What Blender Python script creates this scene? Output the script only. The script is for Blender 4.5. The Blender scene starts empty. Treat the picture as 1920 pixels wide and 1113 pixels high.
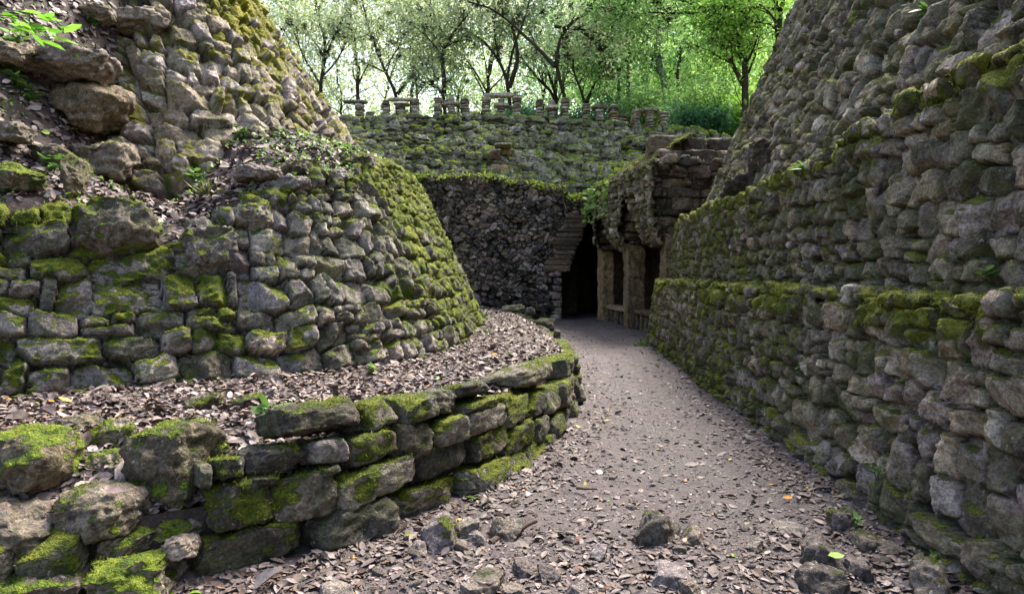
import bpy, math
import numpy as np
from mathutils import Vector
R = np.random.RandomState
SC = bpy.context.scene
COL = SC.collection
EYE, F, HZ = 1.6, 1280.0, 515.0


def W(px, py, Y):
    """point at depth Y seen at photo pixel px, py"""
    return np.array([(px - 960.0) / F * Y, Y, EYE - (py - HZ) / F * Y])


def sstep(a, b, x):
    t = np.clip((x - a) / (b - a + 1e-9), 0, 1)
    return t * t * (3 - 2 * t)


# ------------------------------------------------------------------ noise
_r = R(11)
_PERM = np.concatenate([_r.permutation(256)] * 2).astype(np.int64)
_G = _r.normal(size=(256, 3))
_G /= np.linalg.norm(_G, axis=1)[:, None]


def noise(p):
    p = np.asarray(p, float)
    i = np.floor(p).astype(np.int64)
    f = p - i
    i &= 255
    w = f * f * f * (f * (f * 6 - 15) + 10)
    out = np.zeros(len(p))
    for dx in (0, 1):
        wx = w[:, 0] if dx else 1 - w[:, 0]
        a = _PERM[(i[:, 0] + dx) & 255]
        for dy in (0, 1):
            wy = w[:, 1] if dy else 1 - w[:, 1]
            b = _PERM[(a + i[:, 1] + dy) & 255]
            for dz in (0, 1):
                wz = w[:, 2] if dz else 1 - w[:, 2]
                g = _G[_PERM[(b + i[:, 2] + dz) & 255]]
                d = g[:, 0] * (f[:, 0] - dx) + g[:, 1] * (f[:, 1] - dy) + g[:, 2] * (f[:, 2] - dz)
                out += wx * wy * wz * d
    return out * 1.5


def fbm(p, o=3, off=0.0):
    p = np.asarray(p, float) + off
    s = np.zeros(len(p)); a = 1.0
    for k in range(o):
        s += a * noise(p * (2.03 ** k) + k * 17.3)
        a *= 0.5
    return s


# ------------------------------------------------------------------ meshes
def mk(name, V, F4, mat, col=None, parent=None, loc=None, smooth=True):
    """one mesh object from numpy arrays; F4 is (n,4) or (n,3) or a list of such"""
    if not isinstance(F4, (list, tuple)):
        F4 = [F4]
    F4 = [np.asarray(f, np.int32) for f in F4 if len(f)]
    V = np.asarray(V, np.float32)
    me = bpy.data.meshes.new(name)
    nl = sum(f.size for f in F4)
    nf = sum(len(f) for f in F4)
    me.vertices.add(len(V)); me.vertices.foreach_set('co', V.ravel())
    me.loops.add(nl); me.loops.foreach_set('vertex_index', np.concatenate([f.ravel() for f in F4]))
    me.polygons.add(nf)
    tot = np.concatenate([np.full(len(f), f.shape[1], np.int32) for f in F4])
    st = np.concatenate([[0], np.cumsum(tot)[:-1]]).astype(np.int32)
    me.polygons.foreach_set('loop_start', st)
    me.polygons.foreach_set('loop_total', tot)
    if smooth:
        me.polygons.foreach_set('use_smooth', np.ones(nf, bool))
    if col is not None:
        at = me.attributes.new('col', 'FLOAT_COLOR', 'POINT')
        c = np.ones((len(V), 4), np.float32); c[:, :col.shape[1]] = col
        at.data.foreach_set('color', c.ravel())
    me.update(calc_edges=True)
    if mat:
        me.materials.append(mat)
    o = bpy.data.objects.new(name, me)
    COL.objects.link(o)
    if parent: o.parent = parent
    if loc is not None: o.location = loc
    if name == 'moss': o['kind'] = 'stuff'
    return o


def tag(o, label=None, cat=None, group=None, kind=None):
    if label: o['label'] = label
    if cat: o['category'] = cat
    if group: o['group'] = group
    if kind: o['kind'] = kind
    return o


def empty(name, loc=(0, 0, 0)):
    o = bpy.data.objects.new(name, None)
    COL.objects.link(o); o.location = loc; o.empty_display_size = 0.2
    return o


def vnormals(V, Fs):
    N = np.zeros_like(V)
    for f in Fs:
        if not len(f): continue
        a, b, c = V[f[:, 0]], V[f[:, 1]], V[f[:, 2]]
        n = np.cross(b - a, c - a)
        if f.shape[1] == 4:
            d = V[f[:, 3]]
            n = n + np.cross(c - a, d - a)
        for k in range(f.shape[1]):
            np.add.at(N, f[:, k], n)
    return N / (np.linalg.norm(N, axis=1)[:, None] + 1e-12)


class Bag:
    """collects pieces that become ONE mesh"""
    def __init__(s): s.V = []; s.Q = []; s.T = []; s.C = []; s.n = 0
    def add(s, V, Fc, C):
        V = np.asarray(V, float)
        (s.Q if Fc.shape[1] == 4 else s.T).append(np.asarray(Fc) + s.n)
        s.V.append(V); s.C.append(np.broadcast_to(C, (len(V), C.shape[-1])) if C.ndim == 1 else C); s.n += len(V)
    def faces(s):
        return [np.concatenate(x) for x in (s.Q, s.T) if x]
    def build(s, name, mat, parent=None, smooth=True, loc=None):
        return mk(name, np.concatenate(s.V), s.faces(), mat, np.concatenate(s.C), parent, loc, smooth)


# ------------------------------------------------------------------ plan curves
class Plan:
    def __init__(s, pts, right=True):
        P = np.array(pts, float)
        P = np.vstack([2 * P[0] - P[1], P, 2 * P[-1] - P[-2]])
        out = []
        for i in range(1, len(P) - 2):
            t = np.linspace(0, 1, 60, endpoint=False)[:, None]
            a, b, c, d = P[i - 1], P[i], P[i + 1], P[i + 2]
            out.append(.5 * (2 * b + (c - a) * t + (2 * a - 5 * b + 4 * c - d) * t ** 2 + (3 * b - a - 3 * c + d) * t ** 3))
        out.append(P[-2][None])
        P = np.vstack(out)
        s.s = np.concatenate([[0], np.cumsum(np.linalg.norm(np.diff(P, axis=0), axis=1))])
        s.P = P; s.L = s.s[-1]
        T = np.gradient(P, axis=0)
        T /= np.linalg.norm(T, axis=1)[:, None]
        k = np.ones(25) / 25
        T = np.stack([np.convolve(np.pad(T[:, j], 12, mode='edge'), k, 'valid') for j in (0, 1)], 1)
        T /= np.linalg.norm(T, axis=1)[:, None]
        s.N = np.stack([T[:, 1], -T[:, 0]], 1) * (1 if right else -1)
    def pos(s, u): return np.stack([np.interp(u, s.s, s.P[:, j]) for j in (0, 1)], -1)
    def nrm(s, u):
        n = np.stack([np.interp(u, s.s, s.N[:, j]) for j in (0, 1)], -1)
        return n / np.linalg.norm(n, axis=-1, keepdims=True)
    def near(s, xy):
        """nearest arc position, distance, signed side (+ outward)"""
        u = np.zeros(len(xy)); d = np.zeros(len(xy)); sd = np.zeros(len(xy))
        Pd = s.P[::3]
        for i in range(0, len(xy), 20000):
            q = xy[i:i + 20000]
            dd = ((q[:, None, :] - Pd[None]) ** 2).sum(-1)
            j = dd.argmin(1) * 3
            u[i:i + 20000] = s.s[j]; d[i:i + 20000] = np.sqrt(dd.min(1))
            sd[i:i + 20000] = ((q - s.P[j]) * s.N[j]).sum(1)
        return u, d, sd
    def samples(s, a, b, k, mn):
        """arc samples, finer near the camera"""
        u = [a]
        while u[-1] < b:
            u.append(u[-1] + max(mn, k * np.linalg.norm(s.pos(np.array(u[-1])))))
        return np.array(u)


# ------------------------------------------------------------------ stones as a relief
def courses(u0, u1, v0, v1, hr, wr, rng, prot=(.03, .08), rag=.15, big=None, vert=.12, rot=.1):
    S = []
    v = v0
    while v < v1:
        h = rng.uniform(*hr)
        u = u0 + rng.uniform(-.3, 0)
        while u < u1:
            k = 1.0 if big is None else big(u)
            w = rng.uniform(*wr) * k
            hh = h * (1 + rng.uniform(-rag, rag))
            cy = v + h / 2 + rng.uniform(-rag, rag) * h * .5
            q = rng.rand()
            if q < vert:
                w *= .5; hh *= 1.35
                S.append((u + w / 2, cy + hh * .12, w * .5, hh * .5))
            elif q < vert + .18:
                S.append((u + w / 2, cy - h * .25, w * .5, h * .26))
                m = rng.uniform(.35, .65)
                S.append((u + w * m / 2, cy + h * .25, w * m * .5, h * .25))
                S.append((u + w * (1 + m) / 2, cy + h * .25, w * (1 - m) * .5, h * .25))
            else:
                S.append((u + w / 2, cy, w * .5, hh * .5))
            u += w
        v += h
    S = np.array(S)
    return dress(S, rng, prot, rot)


def rubble(u0, u1, v0, v1, r, rng, prot=(.03, .07), asp=1.25, n=1.0, w=.8):
    area = (u1 - u0) * (v1 - v0)
    N = int(area / (math.pi * r * r) * 1.5 * n)
    a = r * np.exp(rng.normal(0, .35, N))
    S = np.stack([rng.uniform(u0, u1, N), rng.uniform(v0, v1, N), a * rng.uniform(1, asp, N), a / rng.uniform(1, asp, N)], 1)
    return dress(S, rng, prot, rot=.6, p=(2.0, 3.2), w=w)


def dress(S, rng, prot, rot=.1, p=(3.4, 10.0), fac=.5, w=0.0):
    n = len(S)
    d = dict(cx=S[:, 0], cy=S[:, 1], a=S[:, 2] * .97, b=S[:, 3] * .97)
    th = rng.normal(0, rot, n)
    d['c'] = np.cos(th); d['s'] = np.sin(th)
    d['p'] = rng.uniform(p[0], p[1], n)
    d['h'] = rng.uniform(prot[0], prot[1], n)
    d['gx'] = rng.normal(0, fac * .35, (n, 4)); d['gy'] = rng.normal(0, fac * .35, (n, 4))
    d['k'] = np.concatenate([np.ones((n, 1)), rng.uniform(1.0, 2.0, (n, 3))], 1)
    d['gx'][:, 0] *= .8; d['gy'][:, 0] *= .8; d['gx'][:, 1:] *= 3.6; d['gy'][:, 1:] *= 3.6
    d['r'] = rng.rand(n); d['q'] = rng.rand(n)
    d['soft'] = np.minimum(rng.uniform(.009, .024, n), .4 * np.minimum(d['a'], d['b'])); d['w'] = np.full(n, w)
    return d


def merge(*ds):
    return {k: np.concatenate([d[k] for d in ds]) for k in ds[0]}


def relief(u, v, S, gap):
    """height, stone index, edge value of every point under the union of the stones"""
    cell = float(max(S['a'].max(), S['b'].max())) * 1.25
    u0, v0 = S['cx'].min() - cell, S['cy'].min() - cell
    iu = ((S['cx'] - u0) / cell).astype(int) + 1; iv = ((S['cy'] - v0) / cell).astype(int) + 1
    nu, nv = iu.max() + 3, iv.max() + 3
    key = iu * nv + iv
    o = np.argsort(key, kind='stable'); ks = key[o]
    first = np.searchsorted(ks, ks, 'left'); rank = np.arange(len(ks)) - first
    K = rank.max() + 1
    tab = np.full((nu * nv, K), -1, np.int64); tab[ks, rank] = o
    H = np.zeros(len(u)); I = np.zeros(len(u), np.int64); E = np.zeros(len(u))
    for i in range(0, len(u), 60000):
        uu, vv = u[i:i + 60000], v[i:i + 60000]
        bu = np.clip(((uu - u0) / cell).astype(int) + 1, 1, nu - 2); bv = np.clip(((vv - v0) / cell).astype(int) + 1, 1, nv - 2)
        m1 = np.full(len(uu), 9.0); m2 = np.full(len(uu), 9.0); ii = np.zeros(len(uu), np.int64)
        for a in (-1, 0, 1):
            for b in (-1, 0, 1):
                cand = tab[(bu + a) * nv + bv + b]
                for k in range(K):
                    j = cand[:, k]
                    sel = np.nonzero(j >= 0)[0]
                    if not len(sel): break
                    j = j[sel]
                    x = uu[sel] - S['cx'][j]; y = vv[sel] - S['cy'][j]
                    xr = x * S['c'][j] + y * S['s'][j]; yr = -x * S['s'][j] + y * S['c'][j]
                    ax, ay = np.abs(xr) / S['a'][j], np.abs(yr) / S['b'][j]
                    ok = (ax < 1.5) & (ay < 1.5)
                    if not ok.any(): continue
                    sel, j, ax, ay = sel[ok], j[ok], ax[ok], ay[ok]
                    p = S['p'][j]
                    m = (ax ** p + ay ** p) ** (1 / p) + S['w'][j]
                    up = m < m1[sel]
                    s2 = sel[up]
                    s3 = sel[~up]; m3 = m[~up]
                    m2[s3] = np.minimum(m2[s3], m3)
                    m2[s2] = m1[s2]; m1[s2] = m[up]; ii[s2] = j[up]
        x = uu - S['cx'][ii]; y = vv - S['cy'][ii]
        lim = 1.12 + S['w'][ii] * .3
        sc = np.minimum(S['a'][ii], S['b'][ii])
        e = np.clip(np.minimum(lim - m1, (m2 - m1) * .75) * sc / S['soft'][ii], 0, 1)
        hh = S['h'][ii]
        top = (hh[:, None] * S['k'][ii] + S['gx'][ii] * x[:, None] + S['gy'][ii] * y[:, None]).min(1)
        top = np.maximum(top, -gap * .4)
        H[i:i + 60000] = -gap + (gap + top) * np.sqrt(1 - (1 - e) ** 2); I[i:i + 60000] = ii; E[i:i + 60000] = e
    return H, I, E


def sheet(P, uu, vv, S, gap, seed, moss, rough=(.014, .004), flip=False, keep=None, nz=None):
    """P (nu,nv,3) base surface, uu/vv its stone coordinates -> displaced V, F, col, normals"""
    nu, nv = P.shape[:2]
    du = np.gradient(P, axis=0); dv = np.gradient(P, axis=1)
    N = np.cross(du, dv)
    if flip: N = -N
    N /= np.linalg.norm(N, axis=2)[..., None] + 1e-12
    u, v = uu.ravel(), vv.ravel()
    Pf, Nf = P.reshape(-1, 3), N.reshape(-1, 3)
    wob = np.stack([u * 1.1, v * 1.1, np.full(len(u), seed * 3.1)], 1)
    wu = u + .05 * fbm(wob, 2) + .015 * noise(wob * 6); wv = v + .05 * fbm(wob + 40, 2) + .015 * noise(wob * 6 + 9)
    h, idx, e = relief(wu, wv, S, gap)
    q = Pf + Nf * h[:, None]
    off = (idx * 7.31 % 97)[:, None]
    st = S['q'][idx]
    n1 = fbm(q * np.array([6, 6, 9.0]) + off, 3)
    n2 = fbm(q * 24.0 + off, 2)
    n3 = np.abs(noise(q * np.array([3, 3, 16.0]) + off))
    n4 = np.abs(noise(q * 11.0 + off * 1.7)); n5 = noise(q * 60.0 + off)
    n6 = np.abs(noise(q * 5.0 + off * 2.3))
    h = h + rough[0] * (.55 * n1 * (.7 + st) - 1.3 * n3 * (st > .4) - 1.7 * n4 - 1.6 * n6 + .7) + rough[1] * (1.6 * n2 + .7 * n5)
    V = Pf + Nf * h[:, None]
    I = np.arange(nu * nv).reshape(nu, nv)
    Fq = np.stack([I[:-1, :-1], I[1:, :-1], I[1:, 1:], I[:-1, 1:]], -1).reshape(-1, 4)
    if flip: Fq = Fq[:, ::-1]
    if keep is not None:
        Fq = Fq[keep(V[Fq].mean(1), u[Fq].mean(1), v[Fq].mean(1))]
    VN = vnormals(V, [Fq])
    soil_shade = 1 - sstep(.1, .75, e)  # joint mask: soil in the grooves plus crevice shade put into the colour
    pat = .5 * fbm(V * .8, 2, seed) + .65 * fbm(V * 3.3, 2, seed + 5) + .4 * fbm(V * 11.0, 2, seed + 8)
    m = moss(V, VN, S['r'][idx], pat, u, v)
    C = np.stack([S['r'][idx], np.clip(m, 0, 1) * (1 - .55 * soil_shade), soil_shade, S['q'][idx]], 1)
    return V, Fq, C, VN


def blades(V, N, m, rng, n, length, width, droop=.5, thr=.55, dens=None):
    """small moss blades standing on the mossy vertices"""
    w = np.clip(m - thr, 0, 1)
    if dens is not None: w = w * dens
    if w.sum() < 1e-6: return None
    i = rng.choice(len(V), n, p=w / w.sum())
    P = V[i] + rng.normal(0, 1, (n, 3)) * length * .35
    d = N[i] + rng.normal(0, .55, (n, 3)); d[:, 2] += .25
    d /= np.linalg.norm(d, axis=1)[:, None]
    t = np.cross(d, rng.normal(size=(n, 3))); t /= np.linalg.norm(t, axis=1)[:, None]
    L = length * np.exp(rng.normal(0, .35, n))[:, None]
    P0 = P - N[i] * length * .3
    mid = P0 + d * L * .6
    tip = P0 + d * L; tip[:, 2] -= (L * droop)[:, 0]
    A = np.stack([P0 - t * width, P0 + t * width, mid + t * width * .7, tip, mid - t * width * .7], 1).reshape(-1, 3)
    b = np.arange(n)[:, None] * 5
    c = np.repeat(np.stack([rng.rand(n), np.ones(n), np.zeros(n), rng.rand(n)], 1), 5, 0)
    return A, [b + np.array([[0, 1, 2, 4]]), b + np.array([[4, 2, 3]])], c


# ------------------------------------------------------------------ rocks
_CUBE = {}


def cubegrid(n):
    if n in _CUBE: return _CUBE[n]
    t = np.linspace(-1, 1, n + 1)
    a, b = np.meshgrid(t, t, indexing='ij')
    one = np.ones_like(a)
    I = np.arange((n + 1) ** 2).reshape(n + 1, n + 1)
    q = np.stack([I[:-1, :-1], I[1:, :-1], I[1:, 1:], I[:-1, 1:]], -1).reshape(-1, 4)
    V = []; Fq = []
    for k, (x, y, z) in enumerate([(a, b, one), (b, a, -one), (one, a, b), (-one, b, a), (b, one, a), (a, -one, b)]):
        V.append(np.stack([x, y, z], -1).reshape(-1, 3)); Fq.append(q + k * (n + 1) ** 2)
    V = np.concatenate(V); Fq = np.concatenate(Fq)
    key = np.round(V * 10000).astype(np.int64)
    _, inv_first, inv = np.unique(key, axis=0, return_index=True, return_inverse=True)
    V = V[inv_first]; Fq = inv.reshape(-1)[Fq]
    _CUBE[n] = (V, Fq)
    return _CUBE[n]


def rock(dims, rng, n=14, p=5.0, cuts=5, rough=.05, cut=(.62, .9), moss=0.0, mossn=1.0, up=None):
    """a stone about the origin; dims full sizes; rough relative"""
    V, Fq = cubegrid(n)
    pn = (np.abs(V) ** p).sum(1) ** (1 / p)
    X = V / pn[:, None]
    X = X * (1 + .08 * rng.normal(size=3)[None] * X[:, [1, 2, 0]])
    for k in range(cuts):
        d = rng.normal(size=3); d /= np.linalg.norm(d)
        r = (np.abs(d) ** (p / (p - 1))).sum() ** ((p - 1) / p)
        c = r * rng.uniform(*cut)
        e = X @ d - c
        X = X - np.clip(e, 0, None)[:, None] * d * .93
    dims = np.asarray(dims, float)
    X = X * dims / 2
    N = vnormals(X, [Fq])
    s = dims.min()
    o = rng.uniform(0, 90)
    nn = fbm(X / s * 1.6, 3, o) + .5 * fbm(X / s * 5.5, 2, o + 3) - .7 * np.abs(noise(X / s * np.array([1.2, 1.2, 4]) + o)) - .5 * np.abs(noise(X / s * 3.3 + o)) + .25 * noise(X / s * 14 + o)
    X = X + N * (nn * s * rough)[:, None]
    N = vnormals(X, [Fq])
    return X, Fq, N


def rotz(a):
    c, s = math.cos(a), math.sin(a)
    return np.array([[c, -s, 0], [s, c, 0], [0, 0, 1.0]])


def rotany(ax, a):
    from mathutils import Matrix
    return np.array(Matrix.Rotation(a, 3, Vector(ax)))


def stone_cols(X, N, rng, moss, ofs=0.0, r=None):
    pat = .7 * fbm(X * 2.2, 2, ofs) + .6 * fbm(X * 7.0, 2, ofs + 4) + .35 * fbm(X * 20.0, 1, ofs + 9)
    m = np.clip(moss + .55 * (N[:, 2] - .3) + .75 * pat, 0, 1)
    rr = rng.rand() if r is None else r
    return np.stack([np.full(len(X), rr), m, np.zeros(len(X)), np.full(len(X), rng.rand())], 1)
# ------------------------------------------------------------------ materials
def lin(h):
    h = h.lstrip('#')
    c = [int(h[i:i + 2], 16) / 255 for i in (0, 2, 4)]
    return tuple([x / 12.92 if x <= .04045 else ((x + .055) / 1.055) ** 2.4 for x in c] + [1.0])


class NT:
    def __init__(s, name):
        s.m = bpy.data.materials.new(name); s.m.use_nodes = True
        s.t = s.m.node_tree; s.t.nodes.clear()
    def n(s, typ, **kw):
        x = s.t.nodes.new(typ)
        for k, v in kw.items():
            if k[0] == '_': setattr(x, k[1:], v)
        return x
    def set(s, sock, v):
        if hasattr(v, 'is_output') or isinstance(v, bpy.types.NodeSocket): s.t.links.new(v, sock)
        else: sock.default_value = v
    def math(s, op, a, b=0.0, c=0.0, clamp=False):
        x = s.n('ShaderNodeMath', _operation=op, _use_clamp=clamp)
        for i, v in enumerate((a, b, c)): s.set(x.inputs[i], v)
        return x.outputs[0]
    def noise(s, vec, scale, detail=4, rough=.6, dist=0.0):
        x = s.n('ShaderNodeTexNoise')
        s.set(x.inputs['Vector'], vec); x.inputs['Scale'].default_value = scale
        x.inputs['Detail'].default_value = detail; x.inputs['Roughness'].default_value = rough
        x.inputs['Distortion'].default_value = dist
        return x.outputs['Fac']
    def ramp(s, fac, stops, interp='LINEAR'):
        x = s.n('ShaderNodeValToRGB'); r = x.color_ramp; r.interpolation = interp
        while len(r.elements) < len(stops): r.elements.new(.5)
        for e, (p, c) in zip(r.elements, stops):
            e.position = p; e.color = lin(c) if isinstance(c, str) else ((c, c, c, 1) if not isinstance(c, tuple) else c)
        s.set(x.inputs[0], fac)
        return x.outputs[0]
    def mix(s, f, a, b, mode='MIX'):
        x = s.n('ShaderNodeMix', _data_type='RGBA', _blend_type=mode)
        s.set(x.inputs[0], f); s.set(x.inputs[6], a); s.set(x.inputs[7], b)
        return x.outputs[2]
    def sm(s, f, a, b):
        x = s.n('ShaderNodeMapRange', _interpolation_type='SMOOTHSTEP')
        s.set(x.inputs[0], f); x.inputs[1].default_value = a; x.inputs[2].default_value = b
        return x.outputs[0]
    def attr(s):
        a = s.n('ShaderNodeAttribute', _attribute_name='col')
        sp = s.n('ShaderNodeSeparateColor'); s.t.links.new(a.outputs['Color'], sp.inputs[0])
        return a.outputs['Color'], sp.outputs[0], sp.outputs[1], sp.outputs[2], a.outputs['Alpha']
    def pos(s): return s.n('ShaderNodeTexCoord').outputs['Object']
    def done(s, color, rough=.9, bump=None, bs=.5, bd=.01, spec=.25, trans=None, tw=.35):
        b = s.n('ShaderNodeBsdfPrincipled')
        s.set(b.inputs['Base Color'], color); s.set(b.inputs['Roughness'], rough)
        b.inputs['Specular IOR Level'].default_value = spec
        if bump is not None:
            k = s.n('ShaderNodeBump'); k.inputs['Strength'].default_value = bs; k.inputs['Distance'].default_value = bd
            s.set(k.inputs['Height'], bump); s.t.links.new(k.outputs[0], b.inputs['Normal'])
        o = s.n('ShaderNodeOutputMaterial'); out = b.outputs[0]
        if trans is not None:
            t = s.n('ShaderNodeBsdfTranslucent'); s.set(t.inputs[0], trans)
            x = s.n('ShaderNodeMixShader'); x.inputs[0].default_value = tw
            s.t.links.new(out, x.inputs[1]); s.t.links.new(t.outputs[0], x.inputs[2]); out = x.outputs[0]
        s.t.links.new(out, o.inputs[0])
        return s.m


def stone_mat(name, cols, moss=('#20280d', '#4c5a14', '#7f861f'), soil_shade='#110e0a', lichen='#9a9a8c', lich=.62, fine=1.0, mt=(.42, .6), wet='#0f1410', algae=.4, gain=1.4):
    t = NT(name)
    _, r, g, b, a = t.attr(); P = t.pos()
    n1 = t.noise(P, 2.3 * fine, 4, .6, .3); n2 = t.noise(P, 13 * fine, 6, .68, .4); n3 = t.noise(P, 55 * fine, 3, .65); n4 = t.noise(P, 6.5 * fine, 6, .72, .9)
    f = t.math('MULTIPLY_ADD', r, .75, t.math('MULTIPLY_ADD', n1, .75, -.28))
    k = len(cols)
    c = t.ramp(f, [(.12 + .72 * i / (k - 1), x) for i, x in enumerate(cols)])
    c = t.mix(1.0, c, t.ramp(a, [(.1, (gain * .97, gain * .92, gain * 1.02, 1)), (.4, (gain, gain * .98, gain * .96, 1)), (.7, (gain, gain * .98, gain * .95, 1)), (.95, (gain * 1.06, gain * .97, gain * .88, 1))]), 'MULTIPLY')
    c = t.mix(1.0, c, t.ramp(n2, [(.34, .3), (.47, .8), (.56, 1.05), (.68, 1.7)]), 'MULTIPLY')
    c = t.mix(1.0, c, t.ramp(n3, [(.36, .6), (.64, 1.38)]), 'MULTIPLY')
    c = t.mix(t.math('MULTIPLY', t.sm(n4, lich, lich + .1), .6), c, lin(lichen))
    c = t.mix(t.math('MULTIPLY', t.sm(t.noise(P, 27 * fine, 3, .6), .62, .7), .7), c, t.mix(.5, lin(lichen), lin('#c9c7ba')))
    c = t.mix(t.math('MULTIPLY', t.sm(t.noise(P, 4.2 * fine, 5, .7, .5), .57, .68), .6), c, lin(wet))
    c = t.mix(t.math('MULTIPLY', b, .8), c, t.mix(n2, lin(soil_shade), lin('#090806')))  # joint soil taken near black, so crevice shade is painted in
    al = t.noise(P, 1.7 * fine, 5, .7, .6)
    c = t.mix(t.math('MULTIPLY', t.sm(t.math('MULTIPLY_ADD', n2, .5, al), .62, .86), algae), c, t.mix(n3, lin(moss[0]), lin(moss[1])))
    mm = t.math('ADD', g, t.math('MULTIPLY_ADD', n3, .34, t.math('MULTIPLY_ADD', n2, .75, -.545)))
    mf = t.sm(mm, mt[0], mt[1])
    mc = t.ramp(t.math('MULTIPLY_ADD', n2, .55, t.math('MULTIPLY_ADD', n1, .5, t.math('MULTIPLY_ADD', g, .3, -.22))), [(.2, moss[0]), (.48, moss[1]), (.78, moss[2])])
    mc = t.mix(1.0, mc, t.ramp(n3, [(.3, .55), (.7, 1.35)]), 'MULTIPLY')
    c = t.mix(mf, c, mc)
    hb = t.math('ADD', t.math('MULTIPLY', n2, 1.0), t.math('MULTIPLY', n3, .55))
    hb = t.math('ADD', hb, t.math('MULTIPLY', mf, t.math('MULTIPLY', n3, .9)))
    return t.done(c, t.math('MULTIPLY_ADD', n2, .25, .72), hb, 1.0, .03 / fine ** .5, .3)


def attr_mat(name, trans=0.0, rough=.7, spec=.3, var=.35, scale=30, bump=.2):
    t = NT(name); c, *_ = t.attr(); P = t.pos()
    n = t.noise(P, scale, 4, .6)
    c2 = t.mix(1.0, c, t.ramp(n, [(.25, 1 - var), (.75, 1 + var)]), 'MULTIPLY')
    tr = t.mix(1.0, c2, (1.22, 1.26, 1.05, 1), 'MULTIPLY') if trans else None
    return t.done(c2, rough, n, bump, .004, spec, tr, trans)


def ground_mat(name, cols, scale=1.0, wet=True):
    t = NT(name); P = t.pos()
    n1 = t.noise(P, 1.1 * scale, 5, .6, .4); n2 = t.noise(P, 9 * scale, 6, .7, .3); n3 = t.noise(P, 70 * scale, 4, .7)
    v = t.n('ShaderNodeTexVoronoi'); t.set(v.inputs['Vector'], P); v.inputs['Scale'].default_value = 34 * scale
    c = t.ramp(t.math('MULTIPLY_ADD', n1, .6, t.math('MULTIPLY', n2, .45)), [(.3, cols[0]), (.52, cols[1]), (.72, cols[2])])
    c = t.mix(1.0, c, t.ramp(n3, [(.3, .6), (.7, 1.35)]), 'MULTIPLY')
    c = t.mix(t.sm(v.outputs['Distance'], .22, .1), c, lin(cols[3]))
    h = t.math('ADD', t.math('MULTIPLY', n2, 1.2), t.math('ADD', t.math('MULTIPLY', n3, .5), t.math('MULTIPLY', v.outputs['Distance'], -.4)))
    return t.done(c, t.ramp(n1, [(.3, .62), (.7, .95)]), h, .8, .018, .35)


M = {}
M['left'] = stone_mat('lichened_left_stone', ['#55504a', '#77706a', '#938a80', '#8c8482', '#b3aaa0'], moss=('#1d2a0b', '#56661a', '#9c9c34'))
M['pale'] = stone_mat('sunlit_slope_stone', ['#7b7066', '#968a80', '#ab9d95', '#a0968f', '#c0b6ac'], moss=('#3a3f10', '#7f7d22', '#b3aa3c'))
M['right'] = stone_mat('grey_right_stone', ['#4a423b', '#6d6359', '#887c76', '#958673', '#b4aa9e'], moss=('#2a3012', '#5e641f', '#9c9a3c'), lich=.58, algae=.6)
M['back'] = stone_mat('brown_rubble_stone', ['#3b3735', '#57504c', '#70655f', '#84736a', '#a59a93'], moss=('#141a0b', '#2f3a12', '#6a7424'), soil_shade='#15120e', fine=.5, gain=1.5, algae=.2)
M['slope'] = stone_mat('tumbled_slope_stone', ['#56534c', '#757066', '#8d877b', '#a1998b', '#b8b2a6'], moss=('#25300e', '#6e7e1e', '#b4bc3a'), soil_shade='#17160e', fine=.45, gain=1.5)
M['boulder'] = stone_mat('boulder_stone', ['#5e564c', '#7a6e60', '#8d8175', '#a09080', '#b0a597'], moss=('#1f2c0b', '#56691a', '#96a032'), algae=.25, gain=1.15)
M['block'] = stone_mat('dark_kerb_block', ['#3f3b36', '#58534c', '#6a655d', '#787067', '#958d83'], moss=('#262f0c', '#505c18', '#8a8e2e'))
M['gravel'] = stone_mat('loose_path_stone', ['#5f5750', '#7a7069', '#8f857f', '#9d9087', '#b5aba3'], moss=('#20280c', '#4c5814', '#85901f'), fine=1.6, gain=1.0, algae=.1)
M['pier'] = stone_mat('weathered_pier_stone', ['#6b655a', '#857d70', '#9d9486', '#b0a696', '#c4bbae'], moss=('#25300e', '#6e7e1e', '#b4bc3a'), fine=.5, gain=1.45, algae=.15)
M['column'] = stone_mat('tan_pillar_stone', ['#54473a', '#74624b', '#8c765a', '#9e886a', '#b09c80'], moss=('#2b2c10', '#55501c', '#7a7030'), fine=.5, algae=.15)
M['dark'] = stone_mat('shaded_vault_stone', ['#3a312a', '#4f4339', '#5c4f44', '#6b5b4c', '#786a5b'], moss=('#141a0b', '#27310f', '#3c481a'), soil_shade='#15120e', fine=.5)
M['soil'] = ground_mat('leafy_soil', ['#2c2320', '#463a36', '#5d4f4a', '#6b5a52'])
M['path'] = ground_mat('trodden_path', ['#322b2a', '#524948', '#6b6060', '#5b504f'])
M['forest_floor'] = ground_mat('forest_floor', ['#1f2412', '#333a1a', '#4d4a28', '#5b5a30'], .3)
M['litter'] = attr_mat('dead_leaf', 0.0, .62, .35, .4, 45, .3)
M['leaf'] = attr_mat('green_leaf', .6, .5, .35, .25, 3, .05)
M['herb'] = attr_mat('herb_leaf', .3, .5, .35, .25, 25, .05)
M['epi'] = attr_mat('air_plant', .15, .8, .1, .4, 6, .05)


def moss_mat():
    t = NT('moss_tuft'); _, r, g, b, a = t.attr(); P = t.pos()
    n = t.noise(P, 2.5, 3, .6)
    c = t.ramp(t.math('MULTIPLY_ADD', r, .5, t.math('MULTIPLY', n, .6)), [(.2, '#2f390f'), (.5, '#667020'), (.85, '#9c9e36')])
    return t.done(c, .8, None, spec=.15, trans=c, tw=.3)


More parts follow.
